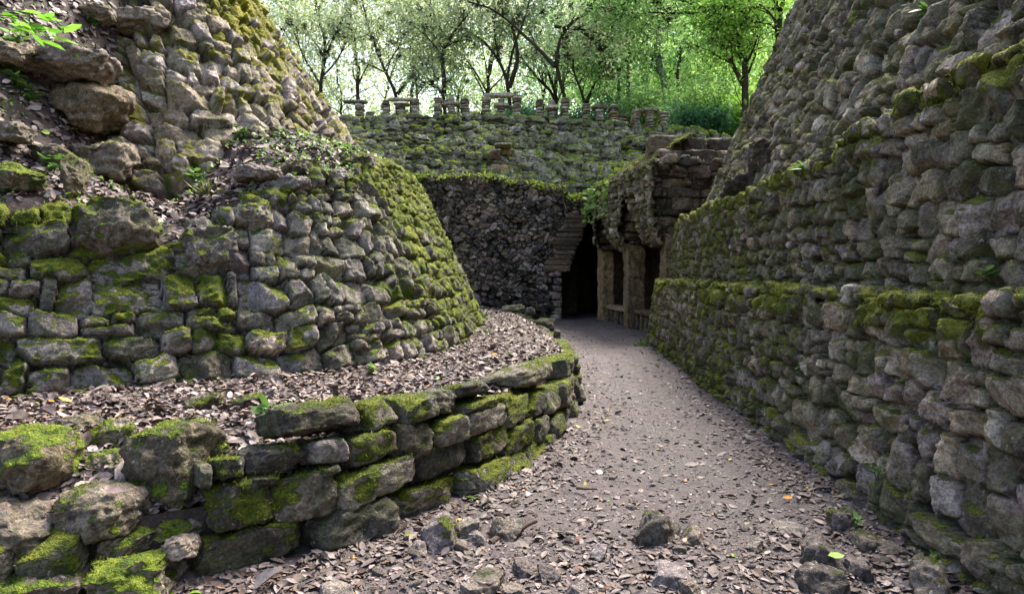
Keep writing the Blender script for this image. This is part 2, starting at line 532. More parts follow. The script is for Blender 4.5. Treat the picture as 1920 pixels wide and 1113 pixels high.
def bark_mat(name, cols):
    t = NT(name); P = t.pos()
    mp = t.n('ShaderNodeMapping'); t.set(mp.inputs[0], P); mp.inputs['Scale'].default_value = (1, 1, .25)
    n1 = t.noise(mp.outputs[0], 9, 6, .7, .6); n2 = t.noise(P, 1.6, 4, .6)
    c = t.ramp(t.math('MULTIPLY_ADD', n1, .6, t.math('MULTIPLY', n2, .45)), [(.3, cols[0]), (.5, cols[1]), (.72, cols[2])])
    c = t.mix(t.math('MULTIPLY', t.sm(t.noise(P, 2.7, 5, .7), .52, .66), .7), c, lin('#3d4420'))
    return t.done(c, .9, n1, .8, .04, .2)


M['moss'] = moss_mat()
M['bark'] = bark_mat('dark_mossy_bark', ['#241f1a', '#3d362f', '#5d554b'])
M['pale_bark'] = bark_mat('pale_grey_bark', ['#5d564e', '#837b72', '#a8a097'])
M['twig'] = bark_mat('fallen_wood', ['#3d342c', '#5c5046', '#7a6c60'])
# ------------------------------------------------------------------ camera, light
cam = bpy.data.cameras.new('camera'); co = bpy.data.objects.new('camera', cam); COL.objects.link(co)
co.location = (0, 0, EYE); co.rotation_euler = (math.pi / 2, 0, 0)
cam.sensor_width = 36; cam.lens = 36 * F / 1920
cam.shift_y = -(1113 / 2 - HZ) / 1920
cam.clip_start = .05; cam.clip_end = 900
SC.camera = co
wd = bpy.data.worlds.new('World'); SC.world = wd; wd.use_nodes = True
nt = wd.node_tree; sk = nt.nodes.new('ShaderNodeTexSky'); sk.sky_type = 'NISHITA'; sk.sun_disc = False
SUN_EL, SUN_AZ = math.radians(53), math.radians(33)
sk.sun_elevation = SUN_EL; sk.sun_rotation = SUN_AZ; sk.air_density = 1.3; sk.dust_density = 5.0
bg = nt.nodes['Background']; nt.links.new(sk.outputs[0], bg.inputs[0]); bg.inputs[1].default_value = .12
sl = bpy.data.lights.new('sun', 'SUN'); sl.energy = 2.6; sl.angle = math.radians(20); sl.color = (1, .97, .9)
so = bpy.data.objects.new('sun', sl); COL.objects.link(so); so.location = (8, 20, 40)
so.rotation_euler = Vector((-math.sin(SUN_AZ) * math.cos(SUN_EL), -math.cos(SUN_AZ) * math.cos(SUN_EL), -math.sin(SUN_EL))).to_track_quat('-Z', 'Y').to_euler()
SC.view_settings.view_transform = 'Standard'; SC.view_settings.look = 'None'
SC.view_settings.exposure = 1.7; SC.view_settings.gamma = 1
SC.cycles.max_bounces = 6; SC.cycles.diffuse_bounces = 4; SC.cycles.transmission_bounces = 4; SC.cycles.transparent_max_bounces = 8
try: SC.cycles.use_denoising = True
except Exception: pass

# ------------------------------------------------------------------ plan curves
P1 = Plan([(-7, 1.9), (-5, 2.3), (-3.6, 2.75), (-2.6, 3.1), (-1.72, 3.5), (-1.13, 3.9), (-.715, 4.36), (-.31, 4.93), (-.05, 5.4), (.23, 6), (.54, 7), (.78, 8.1),
           (.95, 9.4), (1.1, 12.4), (1.12, 15), (.98, 18), (.7, 21), (.2, 24.6)])
P2 = Plan([(-11, 3.6), (-8, 4.3), (-5.5, 4.95), (-4.1, 5.4), (-3.4, 5.85), (-2.2, 6.6), (-1.48, 7.3), (-.95, 8.4), (-.72, 10), (-.62, 12), (-.65, 14.5), (-.95, 17.5),
           (-1.8, 20), (-3.5, 22), (-6, 23.5)])
P3 = Plan([(-9.5, 10.4), (-7.5, 9.7), (-5.5, 8.9), (-4.6, 8.6), (-3.9, 8.7), (-3.2, 9.3), (-2.7, 10.3), (-2.4, 11.6), (-2.35, 13.5), (-2.7, 16.5), (-3.8, 19), (-6, 21)])
T1 = Plan([(2.2, -3), (2.25, .3), (2.3, 2), (2.33, 3.5), (2.4, 4.6), (2.5, 6), (2.65, 8.9), (2.95, 13), (3.12, 15.6), (3.35, 16.4), (3.9, 16.9), (5, 17.1), (8, 17.3)], False)
T2 = Plan([(2.85, -3), (2.88, 0), (2.9, 3.5), (2.95, 5), (3.1, 9), (3.35, 13), (3.55, 15), (3.75, 16.1), (4.3, 16.9), (5.5, 17.3), (8, 17.6)], False)
T3 = Plan([(3.4, -4), (3.4, 0), (3.45, 4), (3.6, 8), (3.85, 12), (4.2, 15), (4.8, 16.8), (6.3, 18.6), (9, 20), (12, 20.8)], False)


def wall(name, plan, s0, s1, z0, H, batter, ledge, S, gap, seed, moss, mat, right, ks=.0026, kv=None, mn=.009, below=.15, centre=None, jag=.05, rough=(.014, .004), fall=.0, nb=0, bl=(.035, .004), label='', cat='wall', thr=.6, top_extra=0.0):
    u = plan.samples(s0, s1, ks, mn)
    d = np.linalg.norm(plan.pos(u), axis=1)
    Hs = H(u, plan.pos(u))
    rr = R(seed); st = np.cumsum(rr.uniform(.18, .5, 400)) + s0 - 1; jv = rr.uniform(-1, 1, 400)
    k = np.searchsorted(st, u); Hs = Hs + jag * jv[k]
    kk = np.ones(5) / 5; Hs = np.convolve(np.pad(Hs, 2, mode='edge'), kk, 'valid')
    dv = (kv or max(.008, .002 * float(np.median(d))))
    nf = int(Hs.max() / dv); nl = max(4, int(ledge / dv))
    t = np.concatenate([np.linspace(0, 1, nf), 1 + np.linspace(0, 1, nl + 1)[1:]])
    tf = np.clip(t, 0, 1)[None]; tl = np.clip(t - 1, 0, 1)[None]
    v = -below + (Hs[:, None] + below) * tf
    inn = batter * v + ledge * tl
    z = z0 + v - fall * tl
    B = plan.pos(u); N = -plan.nrm(u)
    if centre is not None:
        N = np.array(centre) - B; N /= np.linalg.norm(N, axis=1)[:, None]
    P = np.empty((len(u), len(t), 3))
    P[..., :2] = B[:, None] + N[:, None] * inn[..., None]
    P[..., 2] = z
    vv = v + ledge * tl
    UU = np.broadcast_to(u[:, None], vv.shape)
    topd = (Hs[:, None] - v + 0 * tl).ravel()
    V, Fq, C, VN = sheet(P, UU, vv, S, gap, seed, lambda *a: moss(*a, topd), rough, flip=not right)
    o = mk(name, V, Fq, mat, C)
    tag(o, label, cat)
    if nb:
        dist = np.linalg.norm(V - np.array([0, 0, EYE]), axis=1)
        b = blades(V, VN, C[:, 1] * (1 - .6 * C[:, 2]), R(seed + 50), nb, bl[0], bl[1], thr=thr, dens=1 + 1.0 * sstep(.22, .05, topd))
        if b: mk('moss', b[0], b[1], M['moss'], b[2], parent=o)
    return o, (V, Fq, C, VN)


TERR = .62


def h1(u, P):
    x, y = P[:, 0], P[:, 1]
    return np.interp(y, [2.6, 3.6, 4.2, 5.5, 7, 8.5, 10, 12, 14, 17, 20, 25], [.3, .34, .55, .62, .6, .55, .42, .26, .18, .16, .2, .3])


_h2s = None


def H2(u, P):
    x, y = P[:, 0], P[:, 1]
    a = np.interp(x, [-8, -4.3, -3.6, -3.2, -2.8, -2.45, -1.95, -1.5, -1.2], [1.7, 1.62, 1.6, 1.3, 1.3, 1.7, 1.95, 2.1, 2.15])
    b = np.interp(y, [7.6, 8.4, 9.5, 11, 14, 18, 24], [2.1, 2.25, 2.55, 2.75, 2.8, 2.8, 2.7])
    w = sstep(7.0, 7.9, y)
    return a * (1 - w) + b * w


B2 = .47
B1b = .16


def terrace_z(x, y):
    """height of the leafy terrace between the kerb wall and the round wall"""
    xy = np.stack([x, y], 1)
    u1, d1, s1 = P1.near(xy); u2, d2, s2 = P2.near(xy)
    z1 = h1(u1, P1.pos(u1)) - .03
    w = d1 / (d1 + d2 + 1e-6)
    w = np.where(s2 < 0, 1, w)
    z2 = np.interp(y, [4, 8, 14, 20, 25], [TERR, TERR, .62, .5, .4])
    ww = np.clip(np.maximum(w * 1.25, sstep(.1, 1.0, d1)), 0, 1)
    return z1 * (1 - ww) + z2 * ww, s1, s2, d1


def hill_z(x, y):
    xy = np.stack([x, y], 1)
    u, d, s = P2.near(xy)
    P = P2.pos(u)
    H = H2(u, P)
    zt = TERR + H - .02
    t = np.maximum(d - B2 * H * .96, 0)
    z = zt + .3 * np.minimum(t, 1.3) + .08 * t + .9 * sstep(-4.8, -6.2, x) * t
    return np.where(s < 0, z, zt), s, d, B2 * H


# ------------------------------------------------------------------ ground, path, terrace, hillside
def gridsheet(name, xs, ys, zf, mat, keep=None, kind='structure'):
    X, Y = np.meshgrid(xs, ys, indexing='ij')
    x, y = X.ravel(), Y.ravel()
    z = zf(x, y)
    V = np.stack([x, y, z], 1)
    I = np.arange(len(x)).reshape(X.shape)
    Fq = np.stack([I[:-1, :-1], I[1:, :-1], I[1:, 1:], I[:-1, 1:]], -1).reshape(-1, 4)
    if keep is not None:
        Fq = Fq[keep(V[Fq].mean(1))]
        used = np.zeros(len(V), bool); used[Fq.ravel()] = True
        mp = np.cumsum(used) - 1; V = V[used]; Fq = mp[Fq]
    o = mk(name, V, Fq, mat)
    return tag(o, kind=kind)


def path_z(x, y):
    p = np.stack([x, y, np.zeros(len(x))], 1)
    e = np.minimum(P1.near(p[:, :2])[1], np.abs(x - (2.3 + .04 * np.clip(y, 0, 20))))
    return .035 * fbm(p * .9, 2) + .022 * fbm(p * 4, 3) + .010 * np.abs(noise(p * 11)) + .05 * (1 - sstep(0, .7, e)) - .03


gs = np.concatenate([-np.geomspace(400, 12, 14), np.linspace(-10, 12, 12), np.geomspace(14, 400, 14)])
gridsheet('ground', gs, np.concatenate([np.linspace(-60, 30, 24), np.geomspace(34, 420, 12)]), lambda x, y: np.full(len(x), -.16), M['soil'])
ys = [1.2]
while ys[-1] < 33: ys.append(ys[-1] + max(.012, .0042 * ys[-1]))
gridsheet('path', np.linspace(-4.2, 4.6, 420), np.array(ys), path_z, M['path'])


def tz(x, y):
    p = np.stack([x, y, np.zeros(len(x))], 1)
    z, *_ = terrace_z(x, y)
    return z + .03 * fbm(p * 1.7, 3) + .012 * fbm(p * 9, 2)


ys2 = [2.2]
while ys2[-1] < 26: ys2.append(ys2[-1] + max(.02, .005 * ys2[-1]))


def tkeep(c):
    u, d, s = P1.near(c[:, :2])
    h = h1(u, P1.pos(u))
    return s < -.2 - B1b * h
gridsheet('terrace', np.linspace(-9, 1.4, 360), np.array(ys2), tz, M['soil'], tkeep)


def hz(x, y):
    p = np.stack([x, y, np.zeros(len(x))], 1)
    z, s, d, b = hill_z(x, y)
    return z + (.09 * fbm(p * 1.3, 3) + .02 * fbm(p * 8, 2)) * sstep(.1, .6, d - b) - .25 * (1 - sstep(-.1, .15, d - b))


def hkeep(c):
    u, d, s = P2.near(c[:, :2]); H = H2(u, P2.pos(u))
    return (s < 0) & (d > B2 * H - .12)
gridsheet('hillside', np.linspace(-14, -.8, 330), np.linspace(4, 20, 360), hz, M['soil'], hkeep)

# ------------------------------------------------------------------ right stepped walls
def moss_r(bias, k=1.0):
    def f(V, N, r, pat, u, v, topd):
        y = V[:, 1]
        return .17 + bias + .24 * sstep(4.5, 11, y) + .45 * (N[:, 2] > .45) * sstep(.45, .8, N[:, 2]) + sstep(.34, .04, topd) * np.clip(.42 + .75 * pat, 0, .75) + k * .42 * pat + .22 * (r - .5) + .12 * sstep(.5, .1, V[:, 2])
    return f


rg = R(3)
S = merge(courses(-1, 26, -.3, 2.2, (.15, .28), (.14, .33), rg, (.015, .065), .26, lambda u: 1.25 if u < 9.5 else .72, .3, .2), rubble(-1, 26, -.3, 2.2, .05, rg, (.0, .03), 1.4, .5))
wall('terrace_wall', T1, 2.5, T1.L - .5, 0, lambda u, P: 1.44 + .02 * np.sin(u * 1.3) + 0 * u, .14, .42, S, .085, 21, moss_r(-.02), M['right'], False, nb=22000, bl=(.022, .0022),
     label='lowest tier of the stepped stone wall right of the path, chest high with a mossy ledge')
S = merge(courses(-1, 26, -.3, 2.5, (.15, .29), (.13, .33), rg, (.015, .065), .28, lambda u: 1.3 if u < 9 else .7, .3, .2), rubble(-1, 26, -.3, 2.5, .05, rg, (.0, .03), 1.4, .5))
wall('terrace_wall', T2, 2.5, T2.L - .5, 1.42, lambda u, P: np.interp(P[:, 1], [0, 3, 4, 5, 6, 7, 8, 11, 15, 18], [1.62, 1.62, 1.6, 1.6, 1.52, 1.38, 1.36, 1.35, 1.42, 1.42]), .11, .6, S, .085, 22, moss_r(.02), M['right'], False, nb=22000, bl=(.024, .0022), jag=.06,
     label='middle tier of the stepped stone wall, set back above the chest high mossy ledge')
S = merge(courses(-1, 30, -.5, 9, (.2, .4), (.18, .44), rg, (.01, .15), .3, lambda u: 1.2 if u < 12 else .8, .45, .3), rubble(-1, 30, -.5, 9, .055, rg, (.0, .03), 1.4, .35))
wall('terrace_wall', T3, 3, T3.L - .5, 2.75, lambda u, P: 6.4 + 0 * u, .43, 3.0, S, .11, 23, moss_r(-.1), M['right'], False, ks=.0025, kv=.016, nb=9000, bl=(.035, .004),
     label='tall leaning upper tier of the stepped wall, rising out of the picture at top right')

# ------------------------------------------------------------------ left round walls
def moss_2(V, N, r, pat, u, v, topd):
    y = V[:, 1]
    return .27 + .38 * sstep(7.6, 9.6, y) + .22 * sstep(-3.2, -4.6, V[:, 0]) + .40 * sstep(.4, .85, N[:, 2]) + .22 * sstep(.3, 0, topd) + .5 * pat + .3 * (r - .5)


rg = R(5)
S = merge(courses(-1, 30, -.3, 5, (.11, .31), (.24, .6), rg, (.04, .11), .2, lambda u: 1.1 if u < 8 else (.85 if u < 11.5 else .62), .12), rubble(-1, 30, -.3, 5, .06, rg, (.0, .04), 1.6, .5))
l2, d2 = wall('round_wall', P2, .5, P2.L, TERR - .04, H2, B2, .5, S, .13, 31, moss_2, M['left'], True, nb=60000, bl=(.03, .0026), jag=.08, rough=(.018, .005), thr=.55,
     label='lower round retaining wall of large mossy blocks left of the path, sloping back')


def moss_3(V, N, r, pat, u, v, topd):
    return .2 + .2 * sstep(9.6, 11, V[:, 1]) + .22 * sstep(-3.4, -4.4, V[:, 0]) + .35 * sstep(.62, .95, N[:, 2]) + .48 * pat + .25 * (r - .5)


S = merge(courses(-1, 30, -.3, 9, (.2, .36), (.24, .56), rg, (.02, .19), .22, lambda u: 1.3 if u < 6.6 else .68, .15, .2), rubble(-1, 30, -.3, 9, .06, rg, (.0, .04), 1.6, .4))
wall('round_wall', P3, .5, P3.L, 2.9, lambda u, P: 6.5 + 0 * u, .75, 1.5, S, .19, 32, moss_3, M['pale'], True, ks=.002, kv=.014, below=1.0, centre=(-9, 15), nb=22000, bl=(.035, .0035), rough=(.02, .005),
     label='upper round wall of sunlit sloping masonry at top left, rising behind the weedy bank')

# ------------------------------------------------------------------ rubble wall at the end of the path, with the corbelled doorway
YB = 25.0


def flat_sheet(name, us, vs, fn, S, gap, seed, moss, mat, flip=False, keep=None, parent=None, rough=(.014, .004), vm=1.0):
    U, Vv = np.meshgrid(us, vs, indexing='ij')
    P = fn(U, Vv)
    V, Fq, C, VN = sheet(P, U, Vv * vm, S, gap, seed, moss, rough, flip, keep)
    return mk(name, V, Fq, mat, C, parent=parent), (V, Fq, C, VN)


def door_right(z):
    return np.where(z < 1.72, 1.80, np.interp(z, [1.72, 1.74, 3.85, 3.9], [2.0, 2.05, 2.86, 2.95]))


rg = R(8)
S = rubble(-6, 4, -.4, 6.2, .12, rg, (.0, .12), 1.5, 1.15, 0.0)
top = lambda x: np.interp(x, [-6, -3.6, -.5, 0, .9, 1.0, 1.9, 2.0, 3.4], [5.25, 5.2, 5.15, 5.0, 4.95, 4.85, 4.8, 4.45, 4.4])
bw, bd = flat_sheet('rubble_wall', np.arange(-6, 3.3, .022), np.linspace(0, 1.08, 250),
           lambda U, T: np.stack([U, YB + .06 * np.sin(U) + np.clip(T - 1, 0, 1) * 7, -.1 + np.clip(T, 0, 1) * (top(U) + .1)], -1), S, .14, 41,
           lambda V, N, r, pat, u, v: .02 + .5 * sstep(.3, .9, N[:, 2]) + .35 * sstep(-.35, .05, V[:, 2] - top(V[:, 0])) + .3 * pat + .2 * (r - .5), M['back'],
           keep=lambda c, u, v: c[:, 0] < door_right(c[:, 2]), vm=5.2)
tag(bw, 'dark brown rubble wall closing the end of the path, beside the black pointed doorway', 'wall')
b = blades(bd[0], bd[3], bd[2][:, 1] * (bd[0][:, 2] > top(bd[0][:, 0]) - .3), R(77), 6000, .09, .009, thr=.45)
mk('moss', b[0], b[1], M['moss'], b[2], parent=bw)
# corbel slabs and quoins of the doorway: parts of that wall
zc = 1.70
rg = R(9)
k = 0
while zc < 3.75:
    hh = rg.uniform(.13, .2)
    if k == 0: hh = .25
    xe = float(door_right(np.array(zc + hh * .5))) + .03
    L = rg.uniform(.75, 1.05) * (1 if k else 1.05)
    X, Fq, N = rock((L, .5, hh * 1.04), rg, 12, 7, 3, .06, (.85, 1))
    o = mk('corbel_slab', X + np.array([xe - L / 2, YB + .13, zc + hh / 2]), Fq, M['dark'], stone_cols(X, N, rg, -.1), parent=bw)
    zc += hh; k += 1
q = Bag(); zc = -.1
while zc < 1.7:
    hh = rg.uniform(.18, .32); L = rg.uniform(.25, .5)
    X, Fq, N = rock((L, .55, hh), rg, 10, 5, 4, .07)
    q.add(X + np.array([1.83 - L / 2, YB + .16, zc + hh / 2]), Fq, stone_cols(X, N, rg, -.1)); zc += hh
q.build('door_jamb', M['back'], bw)
# passage behind the doorway
pb = Bag()
def quadgrid(bag, a, b, c, d, n, rng, col=(.4, .0, .0, .5), amp=.03):
    a, b, c, d = map(np.array, (a, b, c, d))
    s, t = np.meshgrid(np.linspace(0, 1, n), np.linspace(0, 1, n), indexing='ij')
    P = (a * ((1 - s) * (1 - t))[..., None] + b * (s * (1 - t))[..., None] + c * (s * t)[..., None] + d * ((1 - s) * t)[..., None]).reshape(-1, 3)
    P = P + amp * fbm(P * 3, 3)[:, None]
    I = np.arange(n * n).reshape(n, n)
    bag.add(P, np.stack([I[:-1, :-1], I[1:, :-1], I[1:, 1:], I[:-1, 1:]], -1).reshape(-1, 4), np.array(col))
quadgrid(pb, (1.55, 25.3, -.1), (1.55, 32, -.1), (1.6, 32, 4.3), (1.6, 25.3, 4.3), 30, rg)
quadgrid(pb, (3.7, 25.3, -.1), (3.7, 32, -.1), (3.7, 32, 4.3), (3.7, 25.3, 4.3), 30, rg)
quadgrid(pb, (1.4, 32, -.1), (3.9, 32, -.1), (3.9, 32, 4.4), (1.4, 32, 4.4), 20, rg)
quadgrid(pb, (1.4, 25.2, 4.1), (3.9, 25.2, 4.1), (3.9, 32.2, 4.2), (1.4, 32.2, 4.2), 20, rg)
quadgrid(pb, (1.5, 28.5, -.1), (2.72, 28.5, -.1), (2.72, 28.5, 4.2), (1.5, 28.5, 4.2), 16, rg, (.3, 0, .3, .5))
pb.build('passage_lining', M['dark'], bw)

# ------------------------------------------------------------------ tumbled pyramid slope behind
def crest(x): return np.interp(x, [-14, -7.7, -1.5, 2, 5.8, 8, 9.2, 11], [8.5, 8.62, 8.8, 8.62, 8.26, 8.0, 7.6, 6.4])
def crest_y(x): return 31 - .012 * (x + 1) ** 2
NC = 27.0


def slope_pt(U, T):
    """a slope built as many rough courses: upright riser, then a narrow tread"""
    lo = top(U) - .15; hi = crest(U)
    p = np.stack([U.ravel() * .35, T.ravel() * 2.5, U.ravel() * 0], 1)
    q = np.clip(T, 0, 1) * NC + (1.0 * fbm(p, 2)).reshape(U.shape) * np.clip(T * 12, 0, 1) * np.clip((1 - T) * 12, 0, 1)
    k = np.floor(q); f = q - k
    tz_ = np.clip((k + np.clip(f / .6, 0, 1)) / NC, 0, 1); ty = np.clip((k + np.clip((f - .6) / .4, 0, 1)) / NC, 0, 1)
    fz_ = np.interp(tz_, [0, .12, .34, .5, .72, 1], [0, .06, .38, .5, .72, 1])
    g = np.interp(ty, [0, .12, .34, .5, .72, 1], [0, .22, .4, .62, .82, 1])
    z = lo + (hi - lo) * fz_
    y = 25.35 + (crest_y(U) - 25.35) * g + np.clip(T - 1, 0, 1) * 22
    p2 = np.stack([U.ravel() * .5, k.ravel() * .4, U.ravel() * 0], 1)
    y = y + .3 * fbm(p2, 3).reshape(U.shape) * (T < .97)
    return np.stack([U + 0 * T, y, z - np.clip(T - 1, 0, 1) * 1.5], -1)


rg = R(12)
S = merge(courses(-16, 13, -6.4 / NC, 8.5, (6.4 / NC, 6.4 / NC), (.3, 1.0), rg, (.0, .16), .12, None, .0), rubble(-16, 13, -.3, 8.5, .1, rg, (.0, .2), 1.9, .25, .8))
S['h'] += .12 * np.maximum(fbm(np.stack([S['cx'] * .6, S['cy'] * .9, S['cx'] * 0], 1), 2), 0)
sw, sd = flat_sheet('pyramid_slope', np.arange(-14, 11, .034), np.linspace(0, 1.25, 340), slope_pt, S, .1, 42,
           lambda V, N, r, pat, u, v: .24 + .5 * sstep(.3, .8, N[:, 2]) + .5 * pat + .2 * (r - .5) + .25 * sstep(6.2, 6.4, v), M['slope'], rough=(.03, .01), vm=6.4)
tag(sw, 'tumbled mossy rubble slope of the pyramid behind the dark wall, topped by little pillars', 'pyramid')
b = blades(sd[0], sd[3], sd[2][:, 1], R(78), 9000, .07, .009, thr=.6)
mk('moss', b[0], b[1], M['moss'], b[2], parent=sw)

# ------------------------------------------------------------------ kerb wall of squared blocks along the path
def on_wall(plan, z0, batter, px, py, umax, zmax=3.5, umin=0.0):
    """point of a leaning wall that the given spot of the photo shows: arc, height, xyz, tangent"""
    u = np.linspace(umin, umax, 900); z = np.linspace(-.05, zmax, 260)
    B = plan.pos(u); N = plan.nrm(u)
    X = B[:, None, :] - N[:, None, :] * (batter * z)[None, :, None]
    Z = np.broadcast_to(z0 + z, X.shape[:2])
    qx = 960 + F * X[..., 0] / X[..., 1]; qy = HZ - F * (Z - EYE) / X[..., 1]
    e = (qx - px) ** 2 + (qy - py) ** 2
    i, j = np.unravel_index(e.argmin(), e.shape)
    n = N[i]
    return u[i], z[j], np.array([X[i, j, 0], X[i, j, 1], Z[i, j]]), np.array([-n[1], n[0]]), n


def block_at(box, plan, z0, batter, umax, rng, depth=.42, out=.05, n=13, p=6.5, cuts=4, rough=.09, dz=0.0, wmul=.92, umin=0.0, cut=(.74, .97), tilt=.05):
    x0, y0, x1, y1 = box
    u, z, c, t, nn = on_wall(plan, z0, batter, (x0 + x1) / 2, (y0 + y1) / 2, umax, umin=umin)
    def prj(q): return 960 + F * q[0] / q[1]
    a = c[:2] - t * .1; b = c[:2] + t * .1
    ppm = max(abs(prj(b) - prj(a)) / .2, .3 * F / c[1])
    w = (x1 - x0) / ppm * wmul; h = (y1 - y0) * c[1] / F * .94
    w = min(w, 1.1)
    X, Fq, N = rock((w, depth, h), rng, n, p, cuts, rough, cut)
    Rm = rotz(math.atan2(t[1], t[0])) @ rotany((1, 0, 0), rng.normal(0, tilt) - math.atan(batter)) @ rotany((0, 1, 0), rng.normal(0, tilt))
    ctr = c + np.array([-nn[0], -nn[1], 0]) * (depth / 2 - out)
    return X @ Rm.T + ctr + np.array([0, 0, dz]), Fq, N @ Rm.T, c


KERB = [(330, 1005, 585, 1100), (590, 950, 750, 1042), (750, 912, 880, 977), (877, 868, 951, 934), (945, 856, 988, 897), (988, 832, 1025, 871), (1022, 812, 1052, 846),
        (390, 910, 515, 1008), (513, 895, 635, 990), (632, 873, 780, 938), (780, 838, 888, 902), (888, 819, 925, 875), (916, 806, 958, 858), (951, 800, 1003, 850), (1003, 786, 1029, 830), (1025, 778, 1061, 818),
        (1051, 767, 1070, 795), (1066, 756, 1087, 788),
        (580, 828, 661, 878), (661, 817, 747, 877), (747, 798, 810, 864), (808, 787, 870, 842), (862, 767, 949, 816), (949, 747, 1002, 800), (999, 737, 1033, 786), (1018, 726, 1051, 777), (1040, 713, 1068, 769), (1062, 706, 1083, 763),
        (1074, 700, 1090, 760), (684, 756, 754, 816), (752, 742, 815, 798), (1044, 672, 1064, 714), (1060, 667, 1078, 710), (1072, 660, 1086, 708), (868, 750, 934, 771), (932, 743, 958, 772), (585, 880, 636, 900),
        (700, 868, 740, 884), (640, 940, 700, 955), (870, 900, 900, 925), (470, 895, 520, 915), (398, 868, 462, 912), (372, 880, 402, 925)]
rg = R(61)
U_END = P1.near(np.array([[1.05, 11.0]]))[0][0]
kb = Bag(); mossP = []
for box in KERB:
    X, Fq, N, c = block_at(box, P1, 0, B1b, U_END, rg, depth=rg.uniform(.34, .5), out=rg.uniform(.0, .11), n=20 if box[2] - box[0] > 100 else 14)
    ms = .4 + .1 * sstep(880, 1000, (box[0] + box[2]) / 2) - (.3 if rg.rand() < .15 else 0)
    C = stone_cols(X, N, rg, ms, rg.uniform(0, 50))
    C[:, 1] += .12 * sstep(.1, .5, fbm(X * 2.0, 2)) ; kb.add(X, Fq, C); mossP.append((X, N, C[:, 1]))
# the wall beyond the bend and the low end under the boulders, laid in the same way
def lay(u0, u1, rows, hb, dep, ms):
    for k in range(rows):
        u = u0 + rg.uniform(0, .2)
        while u < u1:
            w = rg.uniform(.22, .5)
            P = P1.pos(np.array(u + w / 2)); nn = P1.nrm(np.array(u + w / 2))
            hh = float(h1(None, P[None])[0]); h = max(hh / rows, .09)
            z = h * (k + .5)
            X, Fq, N = rock((w * 1.0, dep, h * 1.05), rg, 12, 6, 5, .08, (.66, .95))
            t = np.array([-nn[1], nn[0]])
            X = X @ rotz(math.atan2(t[1], t[0])).T; N = N @ rotz(math.atan2(t[1], t[0])).T
            X = X + np.array([P[0] - nn[0] * (dep / 2 - .04 + B1b * z), P[1] - nn[1] * (dep / 2 - .04 + B1b * z), z])
            C = stone_cols(X, N, rg, ms); kb.add(X, Fq, C); mossP.append((X, N, C[:, 1])); u += w
lay(U_END - 1.2, P1.near(np.array([[1.12, 14.0]]))[0][0], 3, 0, .4, .42)
lay(P1.near(np.array([[1.12, 14.0]]))[0][0], P1.L - .5, 1, 0, .5, .1)
lay(.5, P1.near(np.array([[-2.1, 3.35]]))[0][0], 1, 0, .4, .35)
kerb = kb.build('kerb_wall', M['block'])
tag(kerb, 'low curved dry stone wall of squared dark blocks edging the leafy terrace by the path', 'wall')
MX = np.concatenate([a for a, _, _ in mossP]); MN = np.concatenate([b for _, b, _ in mossP]); MM = np.concatenate([c for _, _, c in mossP])
b = blades(MX, MN, MM, R(70), 26000, .022, .0022, thr=.5)
mk('moss', b[0], b[1], M['moss'], b[2], parent=kerb)
# earth core behind the blocks
u = P1.samples(.3, P1.L - .2, .01, .05); Pu = P1.pos(u); Nu = P1.nrm(u); hu = h1(u, Pu)
tt = np.linspace(-.1, 1, 14)
z = hu[:, None] * tt[None] * .97
inn = .16 + B1b * z
V = np.stack([Pu[:, 0, None] - Nu[:, 0, None] * inn, Pu[:, 1, None] - Nu[:, 1, None] * inn, z], -1).reshape(-1, 3)
V += (.03 * fbm(V * 4, 2))[:, None] * np.array([1, 1, 0])
I = np.arange(len(V)).reshape(len(u), len(tt))
mk('earth_core', V, np.stack([I[:-1, :-1], I[1:, :-1], I[1:, 1:], I[:-1, 1:]], -1).reshape(-1, 4), M['soil'], parent=kerb)


def thing_rock(name, X, Fq, N, ms, mat, rng, label, cat, group=None, tufts=0, tl=.022, r=None, patchy=True):
    o0 = X.mean(0); o0[2] = X[:, 2].min()
    C = stone_cols(X, N, rng, ms, rng.uniform(0, 60), rng.uniform(.05, .6) if r is None else r)
    o = mk(name, X - o0, Fq, mat, C, loc=o0)
    tag(o, label, cat, group)
    if tufts:
        b = blades(X - o0, N, C[:, 1], rng, tufts, tl, .0022, thr=.5)
        if b: mk('moss', b[0], b[1], M['moss'], b[2], parent=o)
    return o


CAPS = [((520, 762, 690, 828), 'long grey cap stone lying on the low block wall, longest of those along its top', -.05, 26),
        ((457, 842, 590, 898), 'tan flat topped block at the broken end of the low wall, above two dark blocks', -.12, 22),
        ((806, 735, 866, 785), 'upright angular grey block standing on the low wall behind the mossy blocks', -.1, 18),
        ((862, 722, 928, 752), 'thin slanted slab resting on small mossy stones atop the low wall', -.05, 16),
        ((972, 684, 1052, 724), 'wide flat cap stone with a shaded side, on the bend of the low wall', 0.0, 20)]
for box, lab, ms, n in CAPS:
    X, Fq, N, c = block_at(box, P1, 0, B1b, U_END, rg, depth=.45, out=.04, n=n, p=5, cuts=7, rough=.09)
    thing_rock('cap_stone', X, Fq, N, ms, M['block'], rg, lab, 'stone', 'loose cap stones on the low wall', 500)

